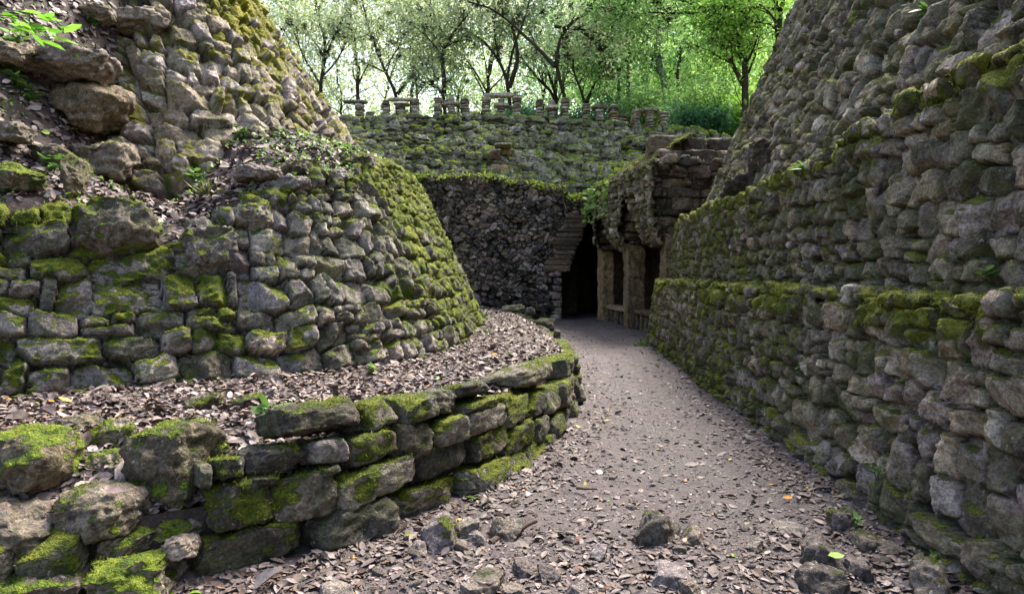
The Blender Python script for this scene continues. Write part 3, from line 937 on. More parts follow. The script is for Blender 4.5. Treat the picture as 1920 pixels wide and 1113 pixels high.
# ------------------------------------------------------------------ boulders at the broken end of the kerb wall
def rock_box(box, Y, rng, dep=.8, n=26, p=3.2, cuts=8, rough=.12, cut=(.6, .92), rz=None, mul=1.08):
    x0, y0, x1, y1 = box
    w = (x1 - x0) * Y / F * mul; h = (y1 - y0) * Y / F * mul
    X, Fq, N = rock((w, max(w, h) * dep, h), rng, n, p, cuts, rough, cut)
    Rm = rotz(rng.uniform(-.3, .3) if rz is None else rz) @ rotany((0, 1, 0), rng.normal(0, .06))
    X = X @ Rm.T; N = N @ Rm.T
    # keep the outline inside its box
    X[:, 0] *= w / mul / np.ptp(X[:, 0]); X[:, 2] *= h / mul / np.ptp(X[:, 2])
    X -= (X.max(0) + X.min(0)) / 2
    return X + W((x0 + x1) / 2, (y0 + y1) / 2, Y), Fq, N


RK = [((-30, 800, 142, 940), 3.75, .62, 'big round boulder under thick yellow green moss, at the left edge above a grey block', 900, 3.0),
      ((92, 775, 186, 846), 4.35, -.3, 'rough brown pitted rock leaning behind the big mossy boulder at left', 0, 3.0),
      ((246, 786, 406, 962), 3.95, .52, 'large dark boulder with a mossy cap and bare front, biggest near the low wall end', 1200, 4.0),
      ((168, 786, 258, 846), 4.15, .62, 'fully moss covered round stone between the brown rock and the dark boulder', 700, 2.6),
      ((104, 905, 272, 1006), 3.6, .16, 'pale flat boulder with moss patches and a dead leaf on it, below the dark boulder', 700, 3.2),
      ((-60, 936, 102, 1066), 3.4, -.12, 'bare grey upright block at the lower left edge of the picture', 200, 4.0),
      ((165, 1036, 328, 1130), 3.36, .3, 'dark block with a mossy shoulder at the bottom left, beside the long dark block', 700, 6.0),
      ((-60, 1062, 168, 1150), 3.3, .3, 'low mossy block in the bottom left corner', 600, 5.0),
      ((296, 1000, 372, 1048), 3.5, -.3, 'small tan triangular stone wedged above the long dark block', 0, 3.0),
      ((390, 820, 430, 882), 4.1, .6, 'small moss covered knob at the side of the large dark boulder', 300, 2.6),
      ((150, 842, 246, 905), 3.95, .25, 'flat grey stone with moss tucked under the round moss covered stone', 200, 3.0),
      ((40, 880, 110, 950), 3.75, .1, 'dark wedge of stone between the big mossy boulder and the grey block', 100, 3.0),
      ((190, 985, 300, 1042), 3.6, .3, 'small dark mossy stone in the gap under the pale flat boulder', 200, 3.0),
      ((255, 958, 398, 1008), 3.8, .15, 'flat dark stone lying under the large dark boulder, above the small tan triangular one', 200, 4.0),
      ((350, 735, 420, 775), 5.0, .35, 'flat mossy stone sunk in the leaves in front of the round wall', 300, 3.0),
      ((430, 738, 500, 768), 5.05, .3, 'low mossy stone half buried in leaves, right of a similar flat one', 300, 3.0),
      ((925, 690, 975, 720), 8.0, .0, 'small grey pointed stone lying on the terrace behind the bend cap stone', 0, 3.0),
      ((850, 640, 915, 668), 10.6, .4, 'low mossy rock at the foot of the round wall, near the bend of the terrace', 150, 3.0)]
for i, (box, Y, ms, lab, tuf, p) in enumerate(RK):
    rr = R(300 + i)
    X, Fq, N = rock_box(box, Y, rr, .85, 30, p + .4, 6, .1, (.76, .95)) if i in (0, 2, 4) else rock_box(box, Y, rr, .85, 30, p)
    thing_rock('boulder', X, Fq, N, ms, M['boulder'], rr, lab, 'rock', 'loose boulders by the low wall', tuf, .018, {8: .8, 2: .02, 4: .3, 5: .25, 1: .1}.get(i))
for box, Y, lab in [((985, 575, 1005, 592), 21.5, 'mossy rounded stone at the far end of the terrace edge'), ((940, 570, 985, 586), 22, 'flat stone at the far end of the terrace, close to the dark wall'),
                    ((1000, 596, 1042, 622), 19.5, 'wide flat slab on the terrace edge at the far end of the path'), ((1035, 618, 1052, 645), 15.5, 'narrow flat slab on the terrace edge beyond the bend')]:
    rr = R(int(box[0]))
    X, Fq, N = rock_box(box, Y, rr, 1.0, 14, 4)
    thing_rock('edge_stone', X, Fq, N, .1, M['block'], rr, lab, 'stone', 'stones at the far end of the terrace edge')

# ------------------------------------------------------------------ big blocks sticking out of the round wall's slumped top
UW = [((150, 378, 306, 492), 5, .22, 'huge dark block jutting from the slumped top of the lower round wall', 900, .7, .22),
      ((343, 408, 447, 524), 5, .2, 'tilted pointed block hanging in the slump of the round wall', 500, .6, .2),
      ((430, 380, 518, 447), 4, .3, 'mossy rounded block on the wall top between the tilted block and the wide cap', 500, .6, .12),
      ((484, 342, 602, 382), 4, .2, 'wide low capping stone with a mossy back, on the round wall top', 500, .6, .1),
      ((600, 326, 668, 360), 5, -.1, 'small blue grey squared stone on the round wall top', 0, .5, .06),
      ((655, 300, 745, 350), 4, .45, 'bulging mossy capstone at the corner of the round wall top', 700, .7, .08),
      ((535, 322, 640, 345), 5, .35, 'flat dark mossy slab at the back of the round wall top', 300, .6, .0)]
UE2 = P2.near(np.array([[-.62, 12.0]]))[0][0]
for i, (box, p, ms, lab, tuf, dep, out) in enumerate(UW):
    rr = R(400 + i)
    X, Fq, N, c = block_at(box, P2, TERR, B2, UE2, rr, depth=dep, out=out, n=32, p=p * .8, cuts=11, rough=.14, cut=(.6, .9), tilt=.14)
    thing_rock('wall_boulder', X, Fq, N, ms + .1, M['left'], rr, lab, 'stone', 'big blocks on the round wall top', tuf, .022, [.15, .3, .5, .4, .9, .3, .2][i])


# ------------------------------------------------------------------ rocks on the bank
def hill_hit(px, py, a=5.0, b=16.0):
    Y = np.linspace(a, b, 700)
    X = (px - 960) / F * Y; Z = EYE - (py - HZ) / F * Y
    z, s, d, bb = hill_z(X, Y)
    ok = (Z <= z) & (s < 0) & (d > bb - .1)
    return Y[np.argmax(ok)] if ok.any() else None


BK = [((56, 90, 220, 162), 'flat boulder balanced on a rounder one on the bank, moss along its upper edge', .1, 700, None, 4),
      ((98, 152, 246, 254), 'round bare faced boulder carrying a flat one on the left bank', .0, 500, None, 3),
      ((213, 14, 324, 80), 'big angular pinkish boulder high on the bank against the upper wall', .05, 300, None, 3.2),
      ((143, 264, 262, 345), 'slanting grey slab with a mossy rim on the middle of the bank', .0, 300, None, 4),
      ((200, 250, 262, 282), 'small round stone capped in bright moss above the slanting slab', .6, 300, None, 2.6),
      ((58, 268, 136, 318), 'pale rough stone left of the slanting slab', -.2, 0, None, 3),
      ((-10, 300, 76, 362), 'dark mossy boulder at the left edge of the bank', .45, 500, None, 3),
      ((128, 290, 162, 375), 'upright mossy stub of stone standing in the weeds of the bank', .4, 300, None, 3),
      ((440, 308, 532, 346), 'flat pale stone among green weeds on top of the round wall', -.15, 0, None, 4),
      ((-10, 228, 62, 272), 'flat grey stone at the left edge above the dark mossy boulder', -.2, 0, None, 4),
      ((-20, 75, 70, 130), 'mossy stone under the overhanging leaves at upper left', .4, 300, None, 3),
      ((255, 325, 300, 362), 'small brown stone below the slanting slab', .1, 0, None, 3),
      ((150, 5, 215, 45), 'mossy dark rock in the shadow of the top of the bank', .3, 200, None, 3)]
for i, (box, lab, ms, tuf, yy, p) in enumerate(BK):
    rr = R(500 + i)
    Y = hill_hit((box[0] + box[2]) / 2, 254 if i == 0 else box[3] - 6) or 8
    if i == 0: Y += .1
    X, Fq, N = rock_box(box, Y - .1, rr, .9, 26, p)
    thing_rock('boulder', X, Fq, N, ms, M['boulder'], rr, lab, 'rock', 'boulders on the left bank', tuf, .025)

# ------------------------------------------------------------------ loose stones on the path
LS = [(1183, 950, 1278, 1005, 'large pointed dark stone half sunk in the middle of the path', 0, 3.2), (1268, 985, 1324, 1020, 'dark rough stone next to the large pointed one on the path', -.1, 2.8),
      (786, 958, 860, 1022, 'pale mossy stone at the foot of the low wall, first of a heap', .12, 3.4), (850, 962, 905, 1005, 'brown angular stone in the heap at the foot of the low wall', -.1, 3),
      (918, 960, 988, 1004, 'grey ridge topped stone at the right end of the heap by the low wall', -.1, 3), (872, 990, 912, 1020, 'small square stone in front of the heap by the low wall', -.2, 4),
      (1497, 1000, 1580, 1062, 'slanted pale stone with moss near the right wall foot', .1, 3.5), (1495, 1055, 1592, 1104, 'low broken brown stone under a green leaf near the right wall', -.2, 3),
      (1583, 1042, 1630, 1080, 'dark tilted stone behind the broken brown stone', -.1, 3), (1640, 1015, 1702, 1045, 'flat tan stone with a twig across it near the right wall', -.3, 4),
      (1595, 995, 1650, 1030, 'mossy dark stone between the slanted and the flat tan stone', .2, 3), (1708, 1050, 1775, 1113, 'mossy splintered block against the foot of the right wall', .3, 3.5),
      (1550, 950, 1600, 985, 'small moss covered stone by the plant at the right wall foot', .5, 3), (1394, 1008, 1434, 1033, 'small grey angular stone right of the path middle', -.2, 3.2),
      (768, 1012, 802, 1046, 'dark triangular stone on the path near the low wall', -.2, 3), (960, 1043, 1000, 1072, 'cubic dark stone at the bottom of the path', -.2, 5),
      (1102, 1020, 1142, 1048, 'round pitted grey stone on the path', -.2, 2.5), (1212, 1058, 1292, 1090, 'flat brown double stone at the bottom right of the path', -.2, 3.4),
      (1272, 1084, 1314, 1112, 'light brown angular stone at the bottom edge of the path', -.3, 4), (595, 1086, 668, 1112, 'pale flat stone lying before the long dark block', -.3, 3.2),
      (868, 1072, 948, 1098, 'long pale curved stone at the bottom of the path', -.3, 3), (862, 1088, 905, 1113, 'grey pebble below the long pale curved stone', -.3, 2.4),
      (1008, 1062, 1056, 1090, 'smooth half buried grey stone on the path', -.3, 2.4), (1450, 980, 1512, 996, 'thin pale slab lying on the leaves near the right wall', -.3, 4),
      (1395, 815, 1424, 830, 'lone tan stone at the right edge of the path half way along', -.3, 3), (940, 1092, 985, 1113, 'dull round stone at the bottom edge left of the path middle', -.3, 2.6),
      (1060, 1092, 1105, 1113, 'pale angular stone at the bottom edge in the middle of the path', -.3, 3), (1140, 1045, 1180, 1062, 'low grey stone between the pitted stone and the double stone', -.3, 3)]
for i, (x0, y0, x1, y1, lab, ms, p) in enumerate(LS):
    rr = R(600 + i); y0 += .1 * (y1 - y0) * (i > 0); Y = EYE * F / (y1 - 3 - HZ) if y1 < 1113 else EYE * F / (1125 - HZ)
    X, Fq, N = rock_box((x0, y0, x1, y1 + (y1 - y0) * .8), Y + .05, rr, 1.1, 18, p + .8, 9, .09, (.55, .85))
    thing_rock('loose_stone', X, Fq, N, ms, M['gravel'], rr, lab, 'stone', 'loose stones on the path', 150 if ms > .1 else 0, .012)
rg = R(650)
kinds = []
for k in range(12):
    X, Fq, N = rock((1, rg.uniform(.6, .95), rg.uniform(.4, .7)), rg, 8, rg.uniform(2.4, 4.5), 7, .1)
    kinds.append((X, Fq, N))
protos = []
for X, Fq, N in kinds:
    protos.append(mk('path_stone', X, Fq, M['gravel'], stone_cols(X, N, rg, -.3)))
cnt = 0
while cnt < 150:
    py = HZ + 2048 / rg.uniform(3.35, 6.0); px = rg.uniform(560, 1800)
    Y = EYE * F / (py - HZ); x = (px - 960) / F * Y
    if P1.near(np.array([[x, Y]]))[2][0] < .12 or x > 2.25: continue
    if rg.rand() > (.9 if Y < 4.4 else .25): continue
    p0 = protos[cnt % 12]
    o = p0 if cnt < 12 else p0.copy()
    if cnt >= 12: COL.objects.link(o)
    s = rg.choice([.03, .045, .06, .085], p=[.35, .35, .2, .1]) * rg.uniform(.8, 1.2)
    o.scale = (s, s, s); o.rotation_euler = (rg.normal(0, .15), rg.normal(0, .15), rg.uniform(0, 6.28))
    o.location = (x, Y, float(path_z(np.array([x]), np.array([Y]))[0]) + s * .02)
    tag(o, 'small plain grey brown stone lying among trodden leaves in the near part of the path', 'stone', 'small stones scattered over the path')
    cnt += 1
# finer grit
gb = Bag(); rg = R(651)
g = 9000
Y = 1 / rg.uniform(1 / 12.0, 1 / 3.2, g); x = rg.uniform(-2.0, 3, g)
sd = P1.near(np.stack([x, Y], 1))[2]; ok = (sd > .02) & (x < 2.3 + .05 * Y)
ok &= rg.rand(g) < .35 + .65 * np.clip(np.abs(x - .95) / 1.0 + (Y < 4.5) * .5, 0, 1)
x, Y = x[ok], Y[ok]; z = path_z(x, Y)
base = np.array([[1, 0, 0], [0, 1, 0], [-1, 0, 0], [0, -1, 0], [0, 0, .8], [0, 0, -.8]], float)
tri = np.array([[0, 1, 4], [1, 2, 4], [2, 3, 4], [3, 0, 4], [1, 0, 5], [2, 1, 5], [3, 2, 5], [0, 3, 5]])
n = len(x); s = .006 * np.exp(rg.normal(0, .5, n))
a = rg.uniform(0, 6.28, n)
Bv = base[None] * (1 + rg.normal(0, .25, (n, 6, 3)))
Bx = Bv[..., 0] * np.cos(a)[:, None] - Bv[..., 1] * np.sin(a)[:, None]; By = Bv[..., 0] * np.sin(a)[:, None] + Bv[..., 1] * np.cos(a)[:, None]
V = np.stack([x[:, None] + Bx * s[:, None], Y[:, None] + By * s[:, None] * .8, z[:, None] + Bv[..., 2] * s[:, None] * .6], -1).reshape(-1, 3)
tag(mk('gravel', V, (np.arange(n)[:, None, None] * 6 + tri[None]).reshape(-1, 3), M['gravel'], np.repeat(np.stack([rg.rand(n), np.zeros(n), np.zeros(n), rg.rand(n)], 1), 6, 0), smooth=False), kind='stuff')
# ------------------------------------------------------------------ vaulted gallery on pillars at the far right
GA, GB = np.array([3.95, 17.6]), np.array([2.95, 25.0])
GL = float(np.linalg.norm(GB - GA)); GT = (GB - GA) / GL; GN = np.array([GT[1], -GT[0]])  # GN points inward (+x)


def gp(s, z, inn):
    return np.stack([GA[0] + GT[0] * s + GN[0] * inn, GA[1] + GT[1] * s + GN[1] * inn, z + 0 * s], -1)


gal = tag(empty('vaulted_gallery', (float(GA[0]), float(GA[1]), 0)), 'ruined vaulted gallery with pointed openings on square pillars, far right of the path', 'building')
GO = np.array([GA[0], GA[1], 0.0])
ARCH = [(2.15, .85, 3.95), (5.15, .8, 3.85)]


def arch_z(s):
    z = np.full(np.shape(s), 2.42)
    for c, hw, pk in ARCH:
        q = np.clip(1 - np.abs(s - c) / hw, 0, 1)
        z = np.maximum(z, 2.42 + (pk - 2.42) * q ** .75 * (q > 0))
    return z


rg = R(31)
S = merge(courses(-1.5, 9, 1.8, 7, (.1, .2), (.16, .42), rg, (.04, .13), .4, None, .35), rubble(-1.5, 9, 1.8, 7, .06, rg, (0, .05), 1.5, .5))
us = np.arange(-.1, 7.6, .02); vs = np.concatenate([np.arange(2.25, 4.5, .02), np.arange(4.5, 6.3, .025)])
def facade(U, Vv):
    f = np.clip(Vv - 4.5, 0, None)
    low = np.clip((3.1 - Vv) / .8, 0, 1)
    inn = -.3 + .06 * np.sin(U * 2.1) + f * .78 + .5 * low ** 2.5 + .5 * sstep(5.9, 6.8, U) * sstep(4.3, 3.7, Vv) + .16 * np.clip(1 - np.abs(U - 3.55) / .5, 0, 1) * -1
    return gp(U, np.where(Vv < 4.5, Vv, 4.5 + f * .55 - .02 * f ** 2) - .0 * U, inn)
def nzv(c): return .06 * fbm(c * 3.0, 2)
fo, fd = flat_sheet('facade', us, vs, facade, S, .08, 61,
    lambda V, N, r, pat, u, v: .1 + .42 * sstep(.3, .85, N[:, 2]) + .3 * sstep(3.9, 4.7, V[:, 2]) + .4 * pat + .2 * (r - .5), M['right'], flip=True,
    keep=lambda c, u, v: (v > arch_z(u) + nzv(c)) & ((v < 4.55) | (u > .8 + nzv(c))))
fo.parent = gal; fo.matrix_parent_inverse = fo.matrix_parent_inverse
for o in (fo,): o.location = tuple(-GO)
b = blades(fd[0], fd[3], fd[2][:, 1], R(79), 7000, .06, .006, thr=.55)
mk('moss', b[0], b[1], M['moss'], b[2], parent=fo)
# stepped soffits of the two openings
for c, hw, pk in ARCH:
    bag = Bag()
    for sd in (-1, 1):
        z = 2.45
        while z < pk - .1:
            h = rg.uniform(.2, .32)
            q = ((z + h * .5 - 2.42) / (pk - 2.42)) ** (1 / .75)
            s = c + sd * hw * (1 - q)
            L = .8
            X, Fq, N = rock((1.15, L, h * 1.06), rg, 10, 6, 4, .09)
            X = X @ rotz(math.atan2(GN[1], GN[0])).T; N = N @ rotz(math.atan2(GN[1], GN[0])).T
            ctr = gp(np.array(s + sd * (L / 2 - .05)), np.array(z + h / 2), np.array(.42 + rg.uniform(-.04, .04)))
            bag.add(X + ctr - GO, Fq, stone_cols(X, N, rg, -.25)); z += h
    bag.build('corbel_vault', M['dark'], gal)
# near end wall: big dark slabs, and the stepped roof blocks above
S = merge(courses(-.5, 5, 2, 5, (.2, .34), (.4, .85), rg, (.05, .16), .25, None, .05), rubble(-.5, 5, 2, 5, .06, rg, (0, .04), 1.8, .4))
eo, ed = flat_sheet('end_wall', np.arange(-.06, 3.6, .018), np.arange(2.3, 4.75, .018),
    lambda U, Vv: np.stack([3.72 + U + .3 * np.clip((2.9 - Vv) / .6, 0, 1) ** 2 + .0 * Vv, 17.62 + .35 * np.clip((3.0 - Vv) / .7, 0, 1) ** 2 + .25 * np.clip(-U / .06, 0, 1) ** 2 + .6 * np.clip(Vv - 4.5, 0, 1), np.minimum(Vv, 4.58)], -1),
    S, .09, 62, lambda V, N, r, pat, u, v: -.05 + .5 * sstep(.3, .85, N[:, 2]) + .35 * pat + .2 * sstep(4.2, 4.5, V[:, 2]), M['dark'])
eo.parent = gal; eo.location = tuple(-GO)
rb = Bag()
for (x0, x1, y, z0, z1) in [(3.9, 4.7, 18.35, 4.5, 5.0), (4.65, 5.5, 18.3, 4.5, 4.98), (5.45, 6.3, 18.35, 4.5, 4.97), (6.2, 7.2, 18.3, 4.5, 4.95), (3.85, 4.75, 18.95, 4.95, 5.52), (4.7, 5.5, 18.95, 4.95, 5.45), (5.45, 6.4, 19.0, 4.95, 5.45), (6.3, 7.4, 19.0, 4.95, 5.42)]:
    X, Fq, N = rock((x1 - x0, 1.0, z1 - z0), rg, 16, 7, 4, .07, (.85, 1))
    C = stone_cols(X, N, rg, .1)
    C[:, 1] += .3 * (N[:, 2] > .5)
    rb.add(X + np.array([(x0 + x1) / 2, y + .5, (z0 + z1) / 2]) - GO, Fq, np.clip(C, 0, 1))
rb.build('roof_step', M['dark'], gal)
# inside
ib = Bag()
quadgrid(ib, gp(np.array(-.2), np.array(-.1), np.array(2.3)) - GO, gp(np.array(7.6), np.array(-.1), np.array(2.3)) - GO, gp(np.array(7.6), np.array(4.3), np.array(2.3)) - GO, gp(np.array(-.2), np.array(4.3), np.array(2.3)) - GO, 50, rg, (.4, 0, .2, .5), .06)
quadgrid(ib, gp(np.array(-.2), np.array(4.25), np.array(.2)) - GO, gp(np.array(7.6), np.array(4.25), np.array(.2)) - GO, gp(np.array(7.6), np.array(4.25), np.array(2.4)) - GO, gp(np.array(-.2), np.array(4.25), np.array(2.4)) - GO, 30, rg, (.4, 0, .3, .5), .06)
quadgrid(ib, gp(np.array(-.05), np.array(-.1), np.array(.5)) - GO, gp(np.array(-.05), np.array(-.1), np.array(4.2)) - GO, gp(np.array(-.05), np.array(3.0), np.array(4.2)) - GO, gp(np.array(-.05), np.array(3.0), np.array(.5)) - GO, 30, rg, (.5, .0, .2, .5), .05)
quadgrid(ib, gp(np.array(7.45), np.array(-.1), np.array(.3)) - GO, gp(np.array(7.45), np.array(4.2), np.array(.3)) - GO, gp(np.array(7.45), np.array(4.2), np.array(2.5)) - GO, gp(np.array(7.45), np.array(-.1), np.array(2.5)) - GO, 20, rg, (.5, .0, .2, .5), .04)
ib.build('inner_wall', M['dark'], gal)
for s, w, d, h, tb in [(.12, .5, .5, 2.62, 0), (3.3, .58, .55, 2.62, 0), (6.35, .46, .5, 2.55, 1)]:
    X, Fq, N = rock((d, w, h), rg, 44, 14, 3, .06, (.95, 1))
    X = X * (1 + .045 * fbm(X * 3, 2)[:, None] * np.array([1, 1, 0]))
    X = X @ rotz(math.atan2(GN[1], GN[0])).T; N = N @ rotz(math.atan2(GN[1], GN[0])).T
    ctr = gp(np.array(s), np.array(h / 2 - .06), np.array(.22)) - GO
    C = stone_cols(X, N, rg, -.25); C[:, 1] += .35 * sstep(-.8, -1.3, X[:, 2])
    mk('pillar', X + ctr, Fq, M['column'], np.clip(C, 0, 1), parent=gal)
for s0, s1, lab in [(.5, 3.0, 'stone bench between the two nearer square pillars of the gallery'), (3.65, 6.1, 'stone bench between the two farther square pillars of the gallery')]:
    c0 = gp(np.array((s0 + s1) / 2), np.array(0.0), np.array(.3))
    bn = tag(empty('stone_bench', tuple(c0)), lab, 'bench', 'stone benches between the gallery pillars')
    Rm = rotz(math.atan2(GT[1], GT[0]))
    X, Fq, N = rock((s1 - s0, .5, .14), rg, 24, 8, 3, .12, (.93, 1))
    mk('seat', X @ Rm.T + np.array([0, 0, .5]), Fq, M['column'], stone_cols(X, N, rg, -.1), parent=bn)
    for k in range(6):
        X, Fq, N = rock((.12, .16, .48), rg, 8, 6, 3, .1)
        mk('leg', X @ Rm.T + np.append(GT * ((k + .5) / 6 - .5) * (s1 - s0) * .92 - GN * .12, .21), Fq, M['dark'], stone_cols(X, N, rg, -.2), parent=bn)

# ------------------------------------------------------------------ little stone pillars and tables on the crest
def stack(bag, cx, Y, zb, zt, w, dep, rng, o):
    z = zb
    while z < zt - .02:
        h = min(rng.uniform(.09, .17), zt - z)
        if zt - z - h < .05: h = zt - z
        X, Fq, N = rock((w * rng.uniform(.86, 1.12), dep * rng.uniform(.92, 1.05), h * 1.06), rng, 7, 4.5, 4, .1)
        bag.add(X + np.array([cx + rng.normal(0, .012), Y + dep / 2, z + h / 2]) - o, Fq, stone_cols(X, N, rng, .02)); z += h


rg = R(90)
PIL = [(671, 192, 222, 14, .7, 'stub pillar of stacked stones at the left end of the crest, beside the leaning wall'), (693, 208, 222, 14, .4, 'lowest broken stub of stone at the left end of the crest'),
       (721, 187, 220, 13, .6, 'stacked stone pillar under the left end of the first long lintel on the crest'), (777, 187, 220, 14, .7, 'stacked stone pillar under the right end of the first long lintel'),
       (820, 181, 219, 14, .7, 'free standing stone pillar left of the topped stone table on the crest'), (871, 181, 218, 14, .8, 'free standing stone pillar right of the topped stone table on the crest'),
       (911, 180, 218, 14, .8, 'stone pillar at the left of the framed table in the middle of the crest'), (969, 180, 218, 15, .8, 'stone pillar at the right of the framed table in the middle of the crest'),
       (1012, 185, 217, 12, 1.0, 'first slim stone pillar right of the framed table'), (1060, 183, 220, 15, .9, 'thick rounded stone pillar right of the framed table, beyond a mushroom shaped one'),
       (1101, 192, 227, 14, 1.1, 'stone pillar left of the dark slab topped table on the right of the crest'), (1153, 194, 230, 14, 1.1, 'stone pillar right of the dark slab topped table on the right of the crest'),
       (1196, 201, 234, 12, 1.2, 'stone pillar left of the last flat topped table on the crest'), (1248, 207, 237, 15, 1.1, 'last short stone pillar at the right end of the crest'),
       (1172, 212, 234, 16, 1.2, 'low rubble stub just left of the last pillar group on the crest')]
def cpos(px, yb):
    Y = 31.0
    for _ in range(6):
        x = (px - 960) / F * Y; Y = float(crest_y(np.array(x))) + .25
    return x, Y, EYE - (yb - HZ) / F * Y
for px, yt, yb, w, dep, lab in PIL:
    x, Y, zb = cpos(px, yb); zb = float(crest(np.array(x))) - .12; zt = EYE - (yt - HZ) / F * Y
    o = np.array([x, Y, zb]); bag = Bag()
    stack(bag, x, Y, zb, zt, w * 1.15 * Y / F, dep, rg, o)
    tag(bag.build('stone_pillar', M['pier'], loc=o), lab, 'pillar', 'little stone pillars along the crest')
TAB = [(751, 189, 195, 737, 765, None, 'flat topped stone table under the first long lintel on the crest'), (846, 190, 196, 832, 861, 179, 'stone table with an extra stone on top, between two free pillars'),
       (940, 192, 199, 925, 954, 181, 'stone table inside the square stone frame in the middle of the crest'), (1035, 196, 203, 1023, 1048, 185, 'mushroom shaped stone table with a rounded top stone'),
       (1126, 195, 203, 1115, 1142, None, 'stone table with a dark flat slab on the right part of the crest'), (1221, 201, 208, 1204, 1238, None, 'stone table with the widest thin slab, last on the right of the crest')]
for px, y0, y1, xa, xb, yt, lab in TAB:
    x, Y, _ = cpos(px, 218); zb = float(crest(np.array(x))) - .12
    z0, z1 = EYE - (y1 - HZ) / F * Y, EYE - (y0 - HZ) / F * Y
    o = np.array([x, Y, zb]); e = tag(empty('stone_table', tuple(o)), lab, 'table', 'little stone tables along the crest')
    bag = Bag(); stack(bag, x, Y, zb, z0, 15 * Y / F, .8, rg, o); bag.build('stem', M['pier'], e)
    X, Fq, N = rock(((xb - xa) * Y / F, .7, z1 - z0), rg, 10, 6, 3, .12, (.85, 1))
    mk('slab', X + np.array([0, .3, (z0 + z1) / 2 - zb]), Fq, M['pier'], stone_cols(X, N, rg, -.05), parent=e)
    if yt:
        X, Fq, N = rock((13 * Y / F, .5, (y0 - yt) * Y / F), rg, 9, 3.5, 4, .1)
        mk('top_stone', X + np.array([0, .3, z1 - zb + (y0 - yt) * Y / F / 2]), Fq, M['pier'], stone_cols(X, N, rg, .0), parent=e)
for xa, xb, y0, y1, lab in [(640, 686, 185, 191, 'short lintel lying on the leftmost stub pillar'), (724, 784, 181, 187, 'long stone lintel lying across two pillars on the left of the crest'), (906, 972, 172, 180, 'thick stone lintel closing the square frame in the middle of the crest')]:
    x, Y, _ = cpos((xa + xb) / 2, 218)
    h = (y1 - y0) * Y / F
    X, Fq, N = rock(((xb - xa) * Y / F, .4, h), rg, 16, 4, 3, .16, (.85, 1))
    o = np.array([x, Y + .3, EYE - (y1 - HZ) / F * Y])
    tag(mk('lintel', X + np.array([0, 0, h / 2]), Fq, M['pier'], stone_cols(X, N, rg, -.1), loc=o), lab, 'lintel', 'stone lintels on the crest')
# small niche with a thin slab roof on the slope
nz_ = tag(empty('stone_niche', W(937, 310, 27.6)), 'small square niche with a thin slab roof in the middle of the rubble slope', 'niche')
for nm, box, dp in [('roof_slab', (927, 271, 960, 276), .9), ('side_pier', (917, 284, 938, 303), .7), ('base_block', (920, 310, 955, 332), .8), ('back_stone', (940, 277, 957, 292), .3)]:
    Y = 27.4 if nm != 'back_stone' else 27.7
    w, h = (box[2] - box[0]) * Y / F, (box[3] - box[1]) * Y / F
    X, Fq, N = rock((w, dp, h), rg, 12, 6, 4, .08, (.8, 1))
    mk(nm, X + W((box[0] + box[2]) / 2, (box[1] + box[3]) / 2, Y) - W(937, 310, 27.6), Fq, M['column'] if nm != 'roof_slab' else M['slope'], stone_cols(X, N, rg, -.1), parent=nz_)
# dark stump on the ledge of the right wall
X, Fq, N = rock((.55, .7, .5), R(5), 22, 3, 7, .12)
o0 = np.array([3.66, 10.9, 2.74])
tag(mk('stump', X + np.array([0, 0, .25]), Fq, M['bark'], loc=o0), 'dark rotten stump on the upper ledge of the right wall', 'stump')
X, Fq, N = rock((.42, .5, .62), R(6), 20, 3, 7, .14)
thing_rock('ledge_stone', X + np.array([3.93, 10.7, 3.4]), Fq, N, -.1, M['dark'], R(6), 'dark stone jutting from the upper tier of the right wall above the rotten stump', 'stone')
# ------------------------------------------------------------------ leaves
def leaf_mesh(P, D, Nn, L, wr, rng, fold=.12, curl=.25, simple=False):
    """many leaves: base P, direction D, normal Nn, length L, width ratio wr"""
    n = len(P)
    D = D / np.linalg.norm(D, axis=1)[:, None]
    T = np.cross(Nn, D); T /= np.linalg.norm(T, axis=1)[:, None] + 1e-9
    Nn = np.cross(D, T)
    L = np.asarray(L)[:, None]; wd = L * np.asarray(wr).reshape(-1, 1) * .5
    cu = (rng.normal(0, 1, n) * curl)[:, None]; fo = (np.abs(rng.normal(0, 1, n)) * fold)[:, None]
    if simple:
        A = np.stack([P, P + D * L * .5 + T * wd + Nn * L * fo, P + D * L + Nn * L * cu, P + D * L * .5 - T * wd + Nn * L * fo], 1)
        return A.reshape(-1, 3), np.arange(n)[:, None] * 4 + np.array([[0, 1, 2, 3]])
    A = np.stack([P, P + D * L * .3 + T * wd * .9 + Nn * L * (fo + cu * .12), P + D * L * .68 + T * wd * .8 + Nn * L * (fo + cu * .5), P + D * L + Nn * L * cu,
                  P + D * L * .68 - T * wd * .8 + Nn * L * (fo + cu * .5), P + D * L * .3 - T * wd * .9 + Nn * L * (fo + cu * .12)], 1).reshape(-1, 3)
    b = np.arange(n)[:, None] * 6
    return A, np.concatenate([b + np.array([[0, 1, 2, 3]]), b + np.array([[0, 3, 4, 5]])])


def pal(rng, n, cols, var=.2):
    c = np.array([lin(x)[:3] for x in cols])
    w = rng.rand(n, 1); i = rng.randint(0, len(c), n); j = rng.randint(0, len(c), n)
    return (c[i] * w + c[j] * (1 - w)) * np.exp(rng.normal(0, var, (n, 1)))


DEAD = ['#52443f', '#665852', '#7c6d69', '#90807a', '#5f4a3e', '#7d685a', '#a09089', '#453a37', '#6f6164']


